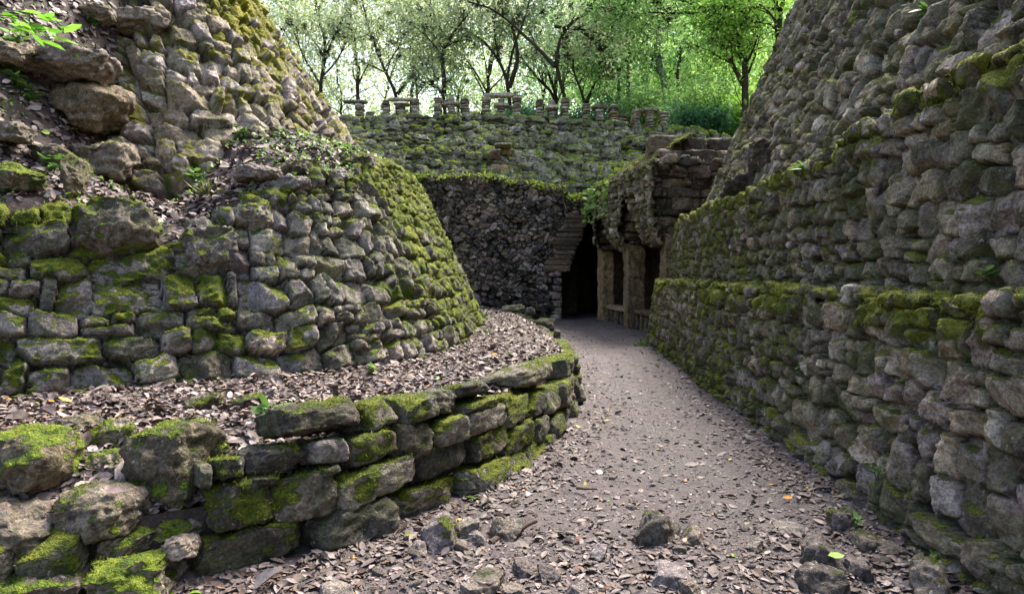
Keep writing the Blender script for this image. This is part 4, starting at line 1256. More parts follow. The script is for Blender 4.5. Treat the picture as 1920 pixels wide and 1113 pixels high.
def litter(name, x, y, zf, size, rng, flat=.35, bright=.01, lift=.012, tone=1.0):
    n = len(x)
    e = .02
    z = zf(x, y)
    gx = (zf(x + e, y) - z) / e; gy = (zf(x, y + e) - z) / e
    N = np.stack([-np.clip(gx, -1.5, 1.5), -np.clip(gy, -1.5, 1.5), np.ones(n)], 1) + rng.normal(0, flat, (n, 3)) * np.array([1, 1, .3])
    N /= np.linalg.norm(N, axis=1)[:, None]
    a = rng.uniform(0, 6.28, n)
    D = np.stack([np.cos(a), np.sin(a), np.zeros(n)], 1); D -= N * (D * N).sum(1)[:, None]
    L = size * np.exp(rng.normal(0, .35, n))
    P = np.stack([x, y, z + np.abs(rng.normal(0, lift, n)) + .004], 1)
    V, Q = leaf_mesh(P - D * L[:, None] * .5, D, N, L, rng.uniform(.35, .7, n), rng, .1, .15)
    C = pal(rng, n, DEAD, .28) * tone
    k = rng.rand(n) < bright; C[k] = pal(rng, k.sum(), ['#c98a2a', '#b8672a', '#c9a83a', '#7c9a35'], .15)
    o = mk(name, V, Q, M['litter'], np.repeat(C, 6, 0), smooth=True)
    return tag(o, kind='stuff')


rg = R(700)
# terrace
n = 60000
y = 1 / rg.uniform(1 / 24.0, 1 / 3.0, n); x = rg.uniform(-6, 1.3, n)
s1 = P1.near(np.stack([x, y], 1)); s2 = P2.near(np.stack([x, y], 1))
ok = (s1[2] < -.22) & (s2[2] > -.05)
ok &= (np.abs(x / y + .02) < .8)
x, y = x[ok], y[ok]
litter('dead_leaves', x, y, tz, .058, rg, .32, .008, .014)
# path: trodden bits, denser at the edges
n = 60000
y = 1 / rg.uniform(1 / 24.0, 1 / 2.9, n); x = rg.uniform(-3.0, 3.4, n)
s1 = P1.near(np.stack([x, y], 1))[2]; rw = np.interp(y, [0, 3.5, 6, 9, 13, 15.6], [2.25, 2.33, 2.5, 2.65, 2.95, 3.12])
ok = (s1 > .02) & ((x < rw - .02) | (y > 16.5))
e = np.minimum(np.abs(s1), np.abs(rw - x))
ok &= rg.rand(n) < np.clip(.42 + .58 * (1 - sstep(.1, .65, e)) + .35 * sstep(4.6, 3.6, y) + .15 * fbm(np.stack([x, y, x * 0], 1) * 1.5, 2), 0, 1)
x, y = x[ok], y[ok]
h = len(x)
k = rg.rand(h) < .3 + .25 * (e[ok] < .4)
litter('dead_leaves', x[k], y[k], path_z, .048, rg, .16, .012, .004, .78)
litter('leaf_crumbs', x[~k], y[~k], path_z, .022, rg, .2, .004, .002, .75)
# bank
n = 60000
x = rg.uniform(-10.5, -1.3, n); y = rg.uniform(5, 13.5, n)
z, s, d, b = hill_z(x, y)
u3 = P3.near(np.stack([x, y], 1))[2]
ok = (s < 0) & (d > b + .05) & ((u3 > -.5) | (x < -4.5)) & (rg.rand(n) < .25 + .75 * sstep(-.3, .3, fbm(np.stack([x, y, x * 0], 1) * .9, 2) + .2 * (x < -3.6)))
litter('dead_leaves', x[ok], y[ok], hz, .08, rg, .45, .006, .03)

# ------------------------------------------------------------------ small plants
def tube(pts, r, sides=6):
    pts = np.asarray(pts, float); n = len(pts)
    T = np.gradient(pts, axis=0); T /= np.linalg.norm(T, axis=1)[:, None] + 1e-9
    up = np.where(np.abs(T[:, 2:3]) > .9, np.array([[1, 0, 0]]), np.array([[0, 0, 1]]))
    A = np.cross(T, up); A /= np.linalg.norm(A, axis=1)[:, None] + 1e-9
    B = np.cross(T, A)
    a = np.arange(sides) / sides * 2 * math.pi
    r = np.broadcast_to(r, n)[:, None, None]
    V = (pts[:, None] + r * (A[:, None] * np.cos(a)[None, :, None] + B[:, None] * np.sin(a)[None, :, None])).reshape(-1, 3)
    i = np.arange(n - 1)[:, None] * sides; k = np.arange(sides)[None]; k2 = (k + 1) % sides
    return V, np.stack([i + k, i + k2, i + k2 + sides, i + k + sides], -1).reshape(-1, 4)


HERB = ['#54783a', '#6a8c46', '#446630', '#7c9c54']
GREY = np.array([.07, .1, .03, .5])


def herb(loc, h, nst, nl, L, rng, label, cat='plant', group=None, cols=HERB, wr=.5, spread=.5):
    e = tag(empty('herb', tuple(loc)), label, cat, group)
    sb = Bag(); Ps = []; Ds = []
    for k in range(nst):
        a = rng.uniform(0, 6.28); lean = rng.uniform(.1, 1) * spread
        t = np.linspace(0, 1, 6)[:, None]
        d = np.array([math.cos(a) * lean, math.sin(a) * lean, 1])
        hh = h * rng.uniform(.6, 1.1)
        pts = t * d * hh + np.array([0, 0, -.02]) - np.array([0, 0, .35]) * hh * lean * t ** 2
        V, Q = tube(pts, np.linspace(.004, .0015, 6), 4); sb.add(V, Q, GREY)
        for j in range(nl):
            f = rng.uniform(.35, 1)
            p = np.array([np.interp(f, t[:, 0], pts[:, c]) for c in range(3)])
            b = rng.uniform(0, 6.28)
            Ps.append(p); Ds.append([math.cos(b), math.sin(b), rng.uniform(-.2, .5)])
    sb.build('stem', M['herb_stem'], e)
    n = len(Ps); Nn = np.array([0, 0, 1.0]) + rng.normal(0, .3, (n, 3))
    V, Q = leaf_mesh(np.array(Ps), np.array(Ds), Nn, L * np.exp(rng.normal(0, .25, n)), np.full(n, wr), rng, .08, .2)
    mk('leaves', V, Q, M['herb'], np.repeat(pal(rng, n, cols, .2), 6, 0), parent=e)
    return e


M['herb_stem'] = attr_mat('herb_stem', 0, .7, .2, .3)
rg = R(720)


def hp(px, py):
    Y = hill_hit(px, py) or 8
    X = (px - 960) / F * Y
    return np.array([X, Y, float(hz(np.array([X]), np.array([Y]))[0])])


def tp(px, py):
    Y = np.linspace(3, 24, 900); X = (px - 960) / F * Y; Z = EYE - (py - HZ) / F * Y
    z = tz(X, Y); i = np.argmax(Z <= z); return np.array([X[i], Y[i], z[i]])


def gpnt(px, py):
    Y = EYE * F / (py - HZ); return np.array([(px - 960) / F * Y, Y, 0.0])


for px, py, lab in [(270, 318, 'bright leafy weed beside the slanting slab on the bank'), (300, 330, 'small leafy weed right of the slanting slab'), (175, 330, 'weed with light leaves at the foot of the mossy stub'), (95, 335, 'low weed below the pale rough stone on the bank'),
                    (230, 350, 'weed sprouting under the slanting slab'), (60, 200, 'leafy weed left of the balanced boulders'), (35, 180, 'weed in the shade at the left edge of the bank'), (340, 300, 'small weed at the foot of the upper wall'),
                    (455, 262, 'upright bright sprig against the foot of the upper wall'), (250, 60, 'sprig behind the big angular pinkish boulder'), (370, 345, 'thin weed among dead leaves in the middle of the bank'), (120, 215, 'weed beside the round boulder on the bank'), (30, 110, 'dark weed under the overhanging leaves at upper left'), (175, 60, 'weed between the pinkish boulder and the mossy dark rock'), (20, 150, 'broad weed left of the flat balanced boulder'), (330, 375, 'weed hanging over the slump of the round wall')]:
    herb(hp(px, py), .26, 6, 6, .085, rg, lab, 'plant', 'weeds on the left bank')
# ground cover of tiny herbs on the bank and on top of the round wall
n = 17000
x = rg.uniform(-7.5, -1.2, n); y = rg.uniform(5.6, 12.0, n); z, s, d, b = hill_z(x, y)
px = 960 + F * x / y
f = fbm(np.stack([x, y, x * 0], 1) * 1.1, 2, 5)
ok = (s < 0) & (d > b + .1) & (P3.near(np.stack([x, y], 1))[2] > -.25) & ((f > .08 - .75 * sstep(420, 500, px) * sstep(700, 640, px)) & (rg.rand(n) < .75))
x, y = x[ok], y[ok]; z = hz(x, y); n = len(x)
D = rg.normal(size=(n, 3)); D[:, 2] = rg.uniform(0, .8, n)
V, Q = leaf_mesh(np.stack([x, y, z + rg.uniform(0, .09, n)], 1), D, np.array([0, 0, 1.0]) + rg.normal(0, .5, (n, 3)), .045 * np.exp(rg.normal(0, .3, n)), np.full(n, .5), rg, .08, .2)
tag(mk('ground_cover', V, Q, M['herb'], np.repeat(pal(rg, n, ['#5d8a34', '#7da54a', '#4a7030', '#92b463'], .25), 6, 0)), kind='stuff')
# grass tufts
def grass(loc, n, L, rng, label, cols=('#6f8f35', '#95a84e', '#557a2a')):
    a = rng.uniform(0, 6.28, n)
    D = np.stack([np.cos(a), np.sin(a), rng.uniform(.5, 2.2, n)], 1)
    P = np.stack([rng.normal(0, L * .14, n), rng.normal(0, L * .14, n), np.zeros(n)], 1)
    V, Q = leaf_mesh(P, D, np.array([0, 0, 1.0]) + rng.normal(0, .3, (n, 3)), L * np.exp(rng.normal(0, .3, n)), np.full(n, .028), rng, .02, .45)
    return tag(mk('grass_tuft', V, Q, M['herb'], np.repeat(pal(rng, n, cols, .2), 6, 0), loc=loc), label, 'grass', 'grass tufts')
grass(hp(390, 372), 120, .15, rg, 'dry grass tuft on the bank above the slump of the round wall', ('#8a8a5a', '#a8a070', '#6f7a40'))
grass(gpnt(1205, 652), 100, .13, rg, 'green grass tuft at the far corner of the right wall')
grass(np.array([3.78, 12.0, 2.8]), 70, .16, rg, 'long grass tuft on the upper ledge of the right wall', ('#7c8a4a', '#a3ab70', '#5c6a35'))
grass(tp(905, 600), 80, .13, rg, 'grass tuft at the foot of the sunlit flank of the round wall')
# plants on the terrace and path
for px, py, h, L, lab in [(505, 790, .12, .11, 'light green broad leaf sprig on the terrace left of the long cap stone'), (960, 668, .08, .05, 'tiny weed near the small grey pointed stone on the terrace'), (915, 625, .1, .06, 'weed at the foot of the mossy flank of the round wall'),
                          (890, 600, .1, .06, 'weed growing where the round wall meets the far terrace'), (1000, 640, .07, .05, 'tiny weed in the middle of the far terrace'), (700, 660 + 40, .1, .08, 'sprig with a long light leaf below the round wall'), (820, 720, .06, .05, 'tiny weed among dead leaves on the terrace')]:
    herb(tp(px, py), h, 3, 4, L, rg, lab, 'plant', 'small weeds on the terrace')
for px, py, h, L, lab in [(1605, 990, .13, .06, 'little leafy plant at the foot of the right wall'), (1240, 668, .1, .06, 'weed at the far foot of the right wall'), (1420, 810, .06, .04, 'tiny weed half way along the right wall foot'), (885, 940, .06, .06, 'pale leaved seedling at the foot of the low block wall'),
                          (1750, 1060, .12, .05, 'pale weed by the splintered block in the bottom right corner')]:
    herb(gpnt(px, py), h, 3, 4, L, rg, lab, 'plant', 'small weeds along the path')
def on_right(px, py, plan, z0, bat): return on_wall(plan, z0, bat, px, py, plan.L - 3, 4.5, 2.6)[2]
for px, py, pl, z0, bat, L, lab in [(1870, 520, T2, 1.42, .14, .07, 'bright seedling with two leaves on the middle tier of the right wall'), (1520, 325, T2, 1.42, .14, .16, 'light green fern like sprig on the ledge of the middle tier'), (1390, 440, T2, 1.42, .14, .07, 'small green leaf on the middle tier near its far end'),
                                    (1748, 28, T3, 2.75, .43, .12, 'light green leaves hanging on the upper tier of the right wall'), (1660, 1015 - 120, T1, 0, .19, .04, 'tiny fern in a joint of the lowest tier'), (1510, 700, T1, 0, .19, .05, 'tiny weed in a joint half way up the lowest tier')]:
    herb(on_right(px, py, pl, z0, bat) + np.array([-.05, 0, 0]), .1, 3, 5, L, rg, lab, 'plant', 'seedlings in the joints of the right wall')
# branch with large leaves hanging in at upper left
c0 = W(-60, 40, 4.6)
e = tag(empty('leafy_branch', tuple(c0)), 'sunlit branch with large pale green leaves reaching in at the upper left corner', 'branch')
sb = Bag(); Ps = []; Ds = []
for (px, py) in [(120, 50), (95, 75), (60, 30), (110, 62), (40, 60), (20, 20), (70, 52), (90, 35)]:
    b = W(px, py, 4.6 + rg.uniform(-.2, .2)) - c0; t = np.linspace(0, 1, 6)[:, None]
    V, Q = tube(t * b + np.array([0, 0, .06]) * np.sin(t * 3.1), .003, 4); sb.add(V, Q, GREY)
    for f in (.55, .7, .85, 1.0):
        Ps.append(b * f + rg.normal(0, .02, 3)); Ds.append([rg.uniform(.2, 1), rg.uniform(-.7, .5), rg.uniform(-.6, .1)])
sb.build('stem', M['herb_stem'], e); n = len(Ps)
V, Q = leaf_mesh(np.array(Ps), np.array(Ds), np.array([0, 0, 1.0]) + rg.normal(0, .25, (n, 3)), .13 * np.exp(rg.normal(0, .2, n)), np.full(n, .55), rg, .06, .1)
mk('leaves', V, Q, M['herb'], np.repeat(pal(rg, n, ['#86c040', '#a2d25a', '#74ad36'], .12), 6, 0), parent=e)
# creeper on the gallery front
n = 900
s_ = 3.6 + rg.beta(2, 2, n) * 3.9; z_ = 3.5 + rg.rand(n) * 1.5
ok = rg.rand(n) < np.clip(.3 + .7 * fbm(np.stack([s_, z_, s_ * 0], 1) * 1.3, 2) + .2 * (z_ > 4), 0, 1)
s_, z_ = s_[ok], z_[ok]; n = len(s_)
f = np.clip(z_ - 4.5, 0, None)
P = gp(s_, np.minimum(z_, 4.5) + f * .55, -.36 + f * .78) + rg.normal(0, .06, (n, 3))
D = np.stack([-rg.uniform(.2, 1, n), rg.normal(0, .7, n), -rg.uniform(-.3, 1, n)], 1)
V, Q = leaf_mesh(P - GO, D, np.array([-1, -.2, .6]) + rg.normal(0, .4, (n, 3)), .15 * np.exp(rg.normal(0, .25, n)), np.full(n, .75), rg, .06, .15)
e = tag(empty('creeper', tuple(GO)), 'light green creeper hanging over the front of the vaulted gallery', 'creeper')
mk('leaves', V, Q, M['herb'], np.repeat(pal(rg, n, ['#7f9a48', '#93aa56', '#6c863e'], .15), 6, 0), parent=e)
sb = Bag()
for k in range(9):
    s0 = rg.uniform(4, 7); q = np.linspace(0, 1, 8)
    V, Q = tube(gp(s0 + .25 * np.sin(q * 5 + k), 4.6 - q * rg.uniform(.5, 1.2), np.full(8, -.34)) - GO, .008, 4); sb.add(V, Q, GREY)
sb.build('stem', M['herb_stem'], e)
# bright weeds growing along the top of the dark rubble wall
n = 1500; x = rg.uniform(-3.7, 3.2, n); ok = rg.rand(n) < np.clip(.45 + fbm(np.stack([x * 1.6, x * 0, x * 0], 1), 2), .05, 1); x = x[ok]; n = len(x)
P = np.stack([x, YB - .12 + rg.uniform(-.15, .4, n), top(x) + rg.uniform(-.12, .12, n)], 1)
D = rg.normal(size=(n, 3)); D[:, 1] -= .5
V, Q = leaf_mesh(P, D, np.array([0, -.3, 1.0]) + rg.normal(0, .5, (n, 3)), .1 * np.exp(rg.normal(0, .3, n)), np.full(n, .6), rg, .08, .2)
tag(mk('wall_top_weeds', V, Q, M['herb'], np.repeat(pal(rg, n, ['#8fae3a', '#aebf4e', '#6e8f34', '#b9b04a'], .2), 6, 0)), kind='stuff')
# fallen sticks and a green leaf
def stick(p0, p1, r, label, rng, cat='stick'):
    p0, p1 = np.array(p0), np.array(p1); t = np.linspace(0, 1, 14)[:, None]
    pts = p0 + (p1 - p0) * t + .03 * np.linalg.norm(p1 - p0) * np.stack([fbm(np.hstack([t * 3, t * 0 + k, t * 0]), 2, r * 999) for k in range(3)], 1)
    V, Q = tube(pts - p0, np.linspace(r, r * .5, 14), 6)
    tag(mk('stick', V, Q, M['twig'], np.tile(GREY, (len(V), 1)), loc=p0), label, cat, 'fallen sticks')
stick(W(920, 1018, 4.1), W(1006, 976, 4.35), .025, 'short thick stick lying on the heap of stones by the low wall', rg)
stick(W(165, 990, 3.42), W(306, 850, 3.9), .0045, 'thin straw leaning across the pale flat boulder', rg)
stick(gpnt(1655, 1010) + np.array([0, 0, .06]), gpnt(1690, 1035) + np.array([0, 0, .1]), .008, 'thin twig lying across the flat tan stone', rg)
stick(gpnt(1080, 918) + np.array([0, 0, .015]), gpnt(1120, 922) + np.array([0, 0, .02]), .012, 'small twig on the middle of the path', rg)
stick(tp(385, 808) + np.array([0, 0, .03]), tp(425, 812) + np.array([0, 0, .03]), .015, 'pale stick among the leaves beside the dark boulder', rg)
for (px, py, hgt, L, colr, lab) in [(1570, 1079, .1, .1, '#8fae45', 'green fallen leaf on the broken brown stone near the right wall'), (1478, 940, .02, .075, '#d08a1e', 'orange fallen leaf near the foot of the right wall'), (213, 930, 0, .1, '#7b6468', 'broad purple brown dead leaf lying on the pale flat boulder')]:
    p = gpnt(px, py) + np.array([0, 0, hgt]) if px > 900 else W(px, py, 3.5) + np.array([0, 0, .02])
    V, Q = leaf_mesh(np.array([[-L / 2, 0, .01]]), np.array([[1, .15, -.03]]), np.array([[.1, -.4, 1.0]]), [L], [.5], rg, .06, .08)
    tag(mk('fallen_leaf', V, Q, M['litter'], np.tile(np.array(lin(colr)[:3]), (6, 1)), loc=p), lab, 'leaf', 'fallen leaves')
# ------------------------------------------------------------------ forest behind the ruins
def fz(x, y):
    p = np.stack([x, y, x * 0], 1)
    base = np.interp(y, [27, 31, 40, 60, 90, 200], [3.5, 7.2, 8.0, 9.5, 13, 20])
    return base + .5 * fbm(p * .08, 3) + .15 * fbm(p * .5, 2) - .5 * sstep(6, 14, x) + np.clip(np.abs(x) - 60, 0, None) * .02
gridsheet('forest_ground', np.linspace(-90, 90, 140), np.concatenate([np.linspace(33, 70, 60), np.geomspace(72, 220, 20)]), fz, M['forest_floor'])


class Tree:
    def __init__(s, rng): s.rng = rng; s.b = Bag(); s.tips = []; s.limbs = []
    def limb(s, pts, r0, r1, sides=7, wob=.12):
        pts = np.asarray(pts, float)
        n = max(6, int(np.linalg.norm(np.diff(pts, axis=0), axis=1).sum() / .45))
        k = np.concatenate([[0], np.cumsum(np.linalg.norm(np.diff(pts, axis=0), axis=1))]); k /= k[-1]
        t = np.linspace(0, 1, n)
        P = np.stack([np.interp(t, k, pts[:, j]) for j in range(3)], 1)
        for _ in range(2): P[1:-1] = .25 * P[:-2] + .5 * P[1:-1] + .25 * P[2:]
        o = s.rng.uniform(0, 90)
        P[1:] += wob * np.stack([fbm(np.stack([t * n * .35, t * 0 + j * 9, t * 0], 1), 2, o) for j in range(3)], 1)[1:] * np.sqrt(t)[1:, None]
        r = r0 + (r1 - r0) * t ** .8
        r = r * (1 + .12 * fbm(np.stack([t * n * .9, t * 0, t * 0], 1), 2, o))
        V, Q = tube(P, r, sides); s.b.add(V, Q, GREY)
        s.limbs.append((P, r)); return P, r
    def branch(s, P, r, n, L, up, depth, lo=.35):
        rng = s.rng
        for k in range(n):
            f = rng.uniform(lo, 1.0) if k else 1.0
            i = min(int(f * (len(P) - 1)), len(P) - 2)
            d = P[i + 1] - P[i]; d /= np.linalg.norm(d) + 1e-9
            v = rng.normal(size=3); v -= d * (v @ d); v /= np.linalg.norm(v)
            dr = d * rng.uniform(.3, .9) + v * rng.uniform(.5, 1) + np.array([0, 0, up]); dr /= np.linalg.norm(dr)
            l = L * rng.uniform(.6, 1.2)
            d2 = dr + rng.normal(0, .45, 3); d2 /= np.linalg.norm(d2)
            pts = [P[i], P[i] + dr * l * .5, P[i] + dr * l * .5 + d2 * l * .5]
            rr = max(r[i] * .55, .014)
            Q, q = s.limb(pts, rr, max(rr * .35, .01), 5, .1 * l / 2)
            if depth > 0: s.branch(Q, q, rng.randint(3, 5), L * .6, up, depth - 1, .3)
            else: s.tips.append(Q[-1]); s.tips.append(Q[len(Q) // 2] + rng.normal(0, .15, 3))
    def finish(s, name, loc, label, cat, group, bark, per, rad, size, cols, leafk=1.0, flat=.45, epi=0, hang=False):
        rng = s.rng; loc = np.asarray(loc, float)
        e = tag(empty(name, tuple(loc)), label, cat, group)
        for i in range(len(s.b.V)): s.b.V[i] = s.b.V[i] - loc
        s.b.build('trunk', bark, e)
        T = np.array(s.tips)
        if len(T):
            n = int(len(T) * per)
            i = rng.randint(0, len(T), n)
            o = rng.normal(size=(n, 3)) * rad * np.array([1, 1, flat])
            P = T[i] + o - loc
            D = o / rad + rng.normal(0, .8, (n, 3)); D[:, 2] -= .5
            Nn = np.array([0, 0, 1.0]) + rng.normal(0, .6, (n, 3))
            tone = np.exp(rng.normal(0, .16, len(T)))[i]
            V, Q = leaf_mesh(P, D, Nn, size * np.exp(rng.normal(0, .3, n)), np.full(n, .5), rng, .1, .2, True)
            mk('crown', V, Q, M['leaf'], np.repeat(pal(rng, n, cols, .16) * tone[:, None], 4, 0), parent=e, smooth=False)['kind'] = 'stuff'
        if epi:
            PP = np.concatenate([p[len(p) // 3:] for p, r in s.limbs]); j = rng.randint(0, len(PP), epi)
            n = epi * 34
            c = np.repeat(PP[j] + rng.normal(0, .06, (epi, 3)), 34, 0); sz = np.repeat(rng.uniform(.12, .34, epi), 34)
            D = rng.normal(size=(n, 3)); D[:, 2] += .2
            V, Q = leaf_mesh(c - loc, D, rng.normal(size=(n, 3)), sz * rng.uniform(.6, 1.2, n), np.full(n, .16), rng, .05, .3, True)
            mk('air_plants', V, Q, M['epi'], np.repeat(pal(rng, n, ['#2f3626', '#3d4430', '#4b4f38', '#262a20'], .2), 4, 0), parent=e, smooth=False)['kind'] = 'stuff'
        return e


PALE = ['#a0ae8c', '#b6c2a2', '#c8d2b4', '#8c9e78', '#d0d2b8']  # leaf colours paled and greyed to paint in the backlit haze
MID = ['#7aa05c', '#93b672', '#5a8444', '#a8c486']
DEEP = ['#568468', '#6c9a7c', '#447054', '#84ac8c']
LIME = ['#8ab44c', '#aacc66', '#72a040', '#c2da84']
OLIVE = ['#8d9a4e', '#a5a85a', '#b9b062', '#74863f']
X_ = lambda *a: [W(px, py, Y) for px, py, Y in a]
# trees one can tell apart: limbs traced in world space at their own distance
KT = [
 ('slim tree with steep forked limbs, leftmost behind the upper round wall', 38, PALE, 'bark', [([(598, 205), (603, 140), (611, 85), (600, 40), (585, -10)], .2, .08), ([(606, 120), (630, 60), (665, 0), (690, -60)], .13, .05), ([(601, 160), (560, 90), (540, 20)], .1, .04), ([(603, 145), (640, 110), (655, 60)], .09, .03)], 60),
 ('wide V forked tree with mossy limbs above the long lintel at left', 38, PALE, 'bark', [([(745, 215), (744, 172), (725, 140), (707, 100), (695, 60), (680, 10)], .2, .06), ([(745, 176), (770, 145), (800, 118), (830, 105)], .16, .05), ([(800, 118), (825, 70), (850, 20)], .09, .04), ([(720, 130), (750, 90), (760, 50)], .07, .03)], 50),
 ('crooked S shaped tree behind the free standing pillars', 36.5, PALE, 'bark', [([(840, 220), (832, 172), (815, 158), (800, 148)], .22, .07), ([(832, 175), (835, 140), (822, 112), (840, 70), (880, 25)], .2, .06), ([(838, 72), (815, 40), (800, -20)], .09, .03)], 60),
 ('many limbed tree spreading upward behind the framed stone table', 38, PALE, 'bark', [([(958, 215), (955, 160), (935, 110), (900, 70), (855, 48), (870, 15)], .22, .05), ([(955, 165), (972, 115), (965, 60), (940, 10), (925, -40)], .2, .06), ([(950, 150), (962, 90), (985, 30), (1000, -30)], .12, .04), ([(935, 110), (925, 60), (935, 0)], .09, .03)], 70),
 ('leaning dark tree with two long limbs right of the framed table', 40, PALE, 'bark', [([(1052, 215), (1042, 182), (1010, 148), (980, 115), (955, 60)], .2, .06), ([(1045, 190), (1030, 140), (1005, 90), (985, 40)], .14, .05), ([(1058, 210), (1055, 140), (1062, 80), (1030, 10)], .13, .05)], 45),
 ('forked tree with an upright and a slanting limb above the pillars on the right', 38, MID, 'bark', [([(1100, 215), (1098, 188), (1080, 150), (1070, 120), (1085, 60)], .17, .05), ([(1100, 192), (1118, 150), (1135, 130), (1155, 100)], .16, .05), ([(1135, 130), (1150, 60), (1190, 0)], .1, .04), ([(1184, 118), (1150, 105), (1120, 95)], .06, .03)], 30),
 ('pale smooth trunked tree, the thickest behind the right end of the crest', 42, MID, 'pale_bark', [([(1258, 260), (1247, 165), (1243, 140), (1230, 105), (1234, 60), (1240, 25), (1235, -60)], .36, .26), ([(1240, 30), (1180, 22), (1120, 28)], .14, .05), ([(1236, 45), (1280, 10), (1340, -20)], .14, .05)], 40),
 ('big dark tree arching over from the top of the right wall', 31, MID, 'bark', [([(1398, 235), (1397, 165), (1398, 125), (1394, 95), (1375, 62), (1345, 38), (1310, 12), (1290, -30)], .26, .12), ([(1394, 160), (1372, 120), (1350, 80), (1335, 50)], .17, .05), ([(1310, 25), (1260, 25), (1215, 24)], .12, .05), ([(1392, 100), (1385, 70), (1360, 45)], .1, .04), ([(1402, 140), (1418, 100), (1425, 60)], .08, .03), ([(1298, 8), (1250, -10), (1150, 15)], .1, .04)], 60),
 ('dark upright trunk half hidden by leaves beside the top of the right wall', 29, LIME, 'bark', [([(1475, 190), (1462, 70), (1458, 0), (1455, -80)], .3, .2), ([(1460, 20), (1420, 10), (1385, 25)], .1, .04), ([(1462, 60), (1440, 40), (1410, 45)], .07, .03)], 10),
 ('thin grey trunk in the shrubs right of the last pillar on the crest', 37, DEEP, 'bark', [([(1279, 262), (1276, 205), (1270, 150), (1275, 90)], .16, .1)], 6),
 ('slender tree with bare lower trunk between the left lintel and the S shaped tree', 44, PALE, 'bark', [([(785, 215), (782, 160), (765, 100), (780, 50), (765, -20)], .16, .06), ([(772, 120), (800, 60), (790, 10)], .09, .03)], 40),
 ('spreading tree whose dark mossy limbs fill the top middle of the picture', 33, PALE, 'bark', [([(1066, 240), (1062, 190), (1040, 120), (1050, 60), (1100, 20), (1170, 22)], .17, .07), ([(1040, 50), (1090, 55), (1140, 70)], .12, .04), ([(1040, 125), (990, 70), (930, 20), (880, 5)], .15, .05), ([(1100, 20), (1130, -20), (1190, -40)], .09, .04)], 150),
]
PB = {'bark': M['bark'], 'pale_bark': M['pale_bark']}
for i, (lab, Y, cols, bk, limbs, epi) in enumerate(KT):
    rr = R(800 + i); t = Tree(rr)
    for j, (pl, r0, r1) in enumerate(limbs):
        pts = [W(px, py, Y + rr.normal(0, .25) * (k > 0) + (0 if j == 0 else rr.uniform(-.9, .9) * k / len(pl) * 2)) for k, (px, py) in enumerate(pl)]
        if j == 0: pts[0] = np.array([pts[0][0], pts[0][1], float(fz(np.array([pts[0][0]]), np.array([pts[0][1]]))[0]) - .2])
        P, r = t.limb(pts, r0 * .72, r1 * .75, 9, .08)
        if lab.startswith('thin grey'): t.branch(P, r, 6, 1.6, .3, 0, .6)
        else: t.branch(P, r, 8 if j else 9, 2.1, .28, 1, .42)
    b0 = t.limbs[0][0][0]
    t.finish('tree', b0, lab, 'tree', 'trees behind the ruins', PB[bk], 30, .55, .17, cols, epi=epi)
# further trees that fill the forest: each its own crown and trunk
rg = R(860)
fill = 0
for px, Y, ht, cols, lab in [
    (575, 44, 17, PALE, 'tall pale tree between the leaning upper wall and the slim forked tree'), (680, 45, 18, PALE, 'tall airy tree behind the V forked tree'), (760, 47, 18, PALE, 'tall whitish green tree over the long lintel'), (890, 45, 18, PALE, 'tall pale tree over the left pillar of the square frame'), (1030, 46, 19, MID, 'tall green tree over the mushroom shaped table'), (1170, 44, 18, MID, 'tall airy green tree just left of the pale smooth trunk'), (1310, 44, 18, MID, 'tall leafy tree between the pale trunk and the arching tree'),
    (480, 46, 12, OLIVE, 'yellowish tree far behind the upper left wall'), (545, 52, 13, PALE, 'hazy pale tree beyond the leftmost slim tree'), (655, 50, 11, PALE, 'pale tree standing between the slim and the V forked tree'), (705, 58, 13, PALE, 'small looking far tree left of the V forked tree'),
    (865, 52, 12, MID, 'soft green tree behind the crooked S shaped tree'), (915, 60, 13, PALE, 'far pale tree behind the many limbed tree'), (1010, 50, 12, DEEP, 'blue green tree behind the framed table'), (1075, 56, 14, MID, 'green tree behind the leaning dark tree'),
    (1145, 46, 12, MID, 'bushy green tree right of the forked tree'), (1200, 55, 15, MID, 'tall green tree left of the pale smooth trunk'), (1300, 48, 14, LIME, 'bright green tree right of the pale smooth trunk'), (1345, 56, 16, LIME, 'luminous green tree behind the arching tree'),
    (1430, 46, 15, LIME, 'bright tree just above the right wall'), (1500, 50, 16, MID, 'green tree mostly hidden by the right wall'), (1250, 66, 18, MID, 'tall far tree filling the gap behind the pale trunk'), (1120, 70, 18, MID, 'tall far tree over the pillars on the right'), (980, 74, 17, PALE, 'far whitish green tree behind the framed table')]:
    rr = R(900 + fill); x = (px - 960) / F * Y; z0 = float(fz(np.array([x]), np.array([float(Y)]))[0])
    t = Tree(rr)
    lean = rr.normal(0, .12, 2)
    P, r = t.limb([(x, Y, z0 - .2), (x + lean[0] * ht * .4, Y + lean[1] * ht * .4, z0 + ht * .35), (x + lean[0] * ht, Y + lean[1] * ht, z0 + ht * .8)], .12 + .004 * ht, .05, 7, .35)
    t.branch(P, r, 11, ht * .3, .25, 1, .3)
    t.finish('tree', (x, Y, z0), lab, 'tree', 'trees further back in the forest', M['bark'], 42 if px < 1050 else 60, .65, .24, cols, epi=12)
    fill += 1
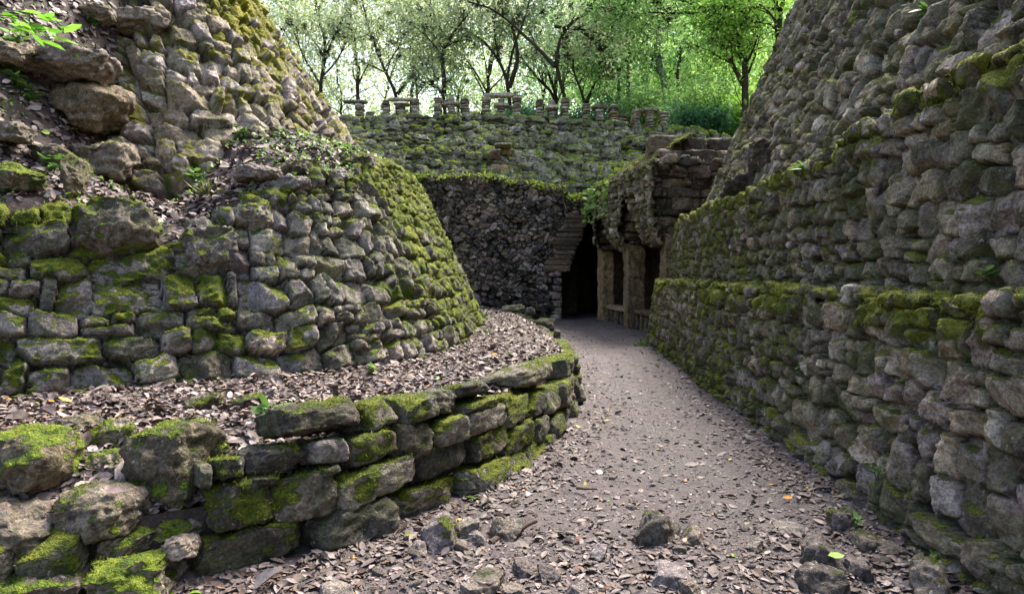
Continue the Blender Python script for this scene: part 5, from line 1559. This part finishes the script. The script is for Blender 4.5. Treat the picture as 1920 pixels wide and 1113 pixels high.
# understorey shrubs behind the crest
SH = [(700, 36, 1.6, PALE, 'low pale shrub behind the left end of the crest'), (800, 37, 1.5, MID, 'low green shrub behind the long lintel'), (860, 38, 1.8, MID, 'green shrub left of the framed table'), (1000, 37, 2.4, DEEP, 'blue green bush right behind the framed table'), (985, 41, 3.2, DEEP, 'taller blue green bush above the framed table'),
      (1075, 38, 2.2, DEEP, 'dark green bush behind the mushroom shaped table'), (1150, 37, 2.6, DEEP, 'bushy shrub behind the dark slab topped table'), (1190, 40, 4.0, DEEP, 'tall blue green bush left of the pale trunk'), (1240, 36, 3.0, MID, 'leafy bush behind the last table of the crest'),
      (1290, 34, 3.2, MID, 'leafy green bush beyond the right end of the crest'), (1330, 36, 4.0, LIME, 'bright bush left of the big arching trunk'), (1310, 33, 2.2, DEEP, 'dark low bush above the stepped gallery roof'), (1375, 34, 3.2, LIME, 'luminous bush under the arching tree'), (1420, 33, 4.5, LIME, 'bright yellow green bush right of the arching trunk'),
      (1345, 40, 6.0, MID, 'tall leafy bush behind the arching tree'), (1275, 44, 5.5, LIME, 'light green bush far behind the pale trunk'), (1470, 34, 5.0, MID, 'green bush showing above the right wall edge'), (930, 39, 2.0, MID, 'green shrub behind the left pillar of the frame'), (640, 37, 1.5, PALE, 'pale low shrub by the leaning upper left wall')]
for i, (px, Y, h, cols, lab) in enumerate(SH):
    rr = R(960 + i); x = (px - 960) / F * Y; z0 = float(fz(np.array([x]), np.array([float(Y)]))[0]); t = Tree(rr)
    for k in range(5):
        a = rr.uniform(0, 6.28)
        P, r = t.limb([(x, Y, z0 - .1), (x + math.cos(a) * h * .2, Y + math.sin(a) * h * .2, z0 + h * .5), (x + math.cos(a) * h * .45, Y + math.sin(a) * h * .4, z0 + h * rr.uniform(.7, 1.0))], .05, .015, 5, .1)
        t.branch(P, r, 5, h * .35, .2, 0, .25)
    t.finish('shrub', (x, Y, z0), lab, 'shrub', 'shrubs behind the ruins', M['bark'], 120, .16 * h, .16, cols)
# far wood closing the view: one mass
rg = R(990); nC = 900
px = rg.uniform(560, 1750, nC); px = np.where((px < 1050) & (rg.rand(nC) < .6), px + 600, px); Yc = rg.uniform(80, 120, nC)
xc = (px - 960) / F * Yc; zt = 11 + 16 * sstep(1000, 1250, px) + 9 * sstep(700, 1100, px)
zc = fz(xc, Yc) + rg.rand(nC) * zt
n = nC * 110; i = np.repeat(np.arange(nC), 110)
P = np.stack([xc, Yc, zc], 1)[i] + rg.normal(size=(n, 3)) * np.array([2.2, 2.2, 1.3])
V, Q = leaf_mesh(P, rg.normal(size=(n, 3)), np.array([0, 0, 1.0]) + rg.normal(0, .6, (n, 3)), .5 * np.exp(rg.normal(0, .3, n)), np.full(n, .55), rg, .1, .2, True)
tag(mk('far_wood', V, Q, M['leaf'], np.repeat(pal(rg, n, MID + PALE, .25), 4, 0), smooth=False), kind='stuff')
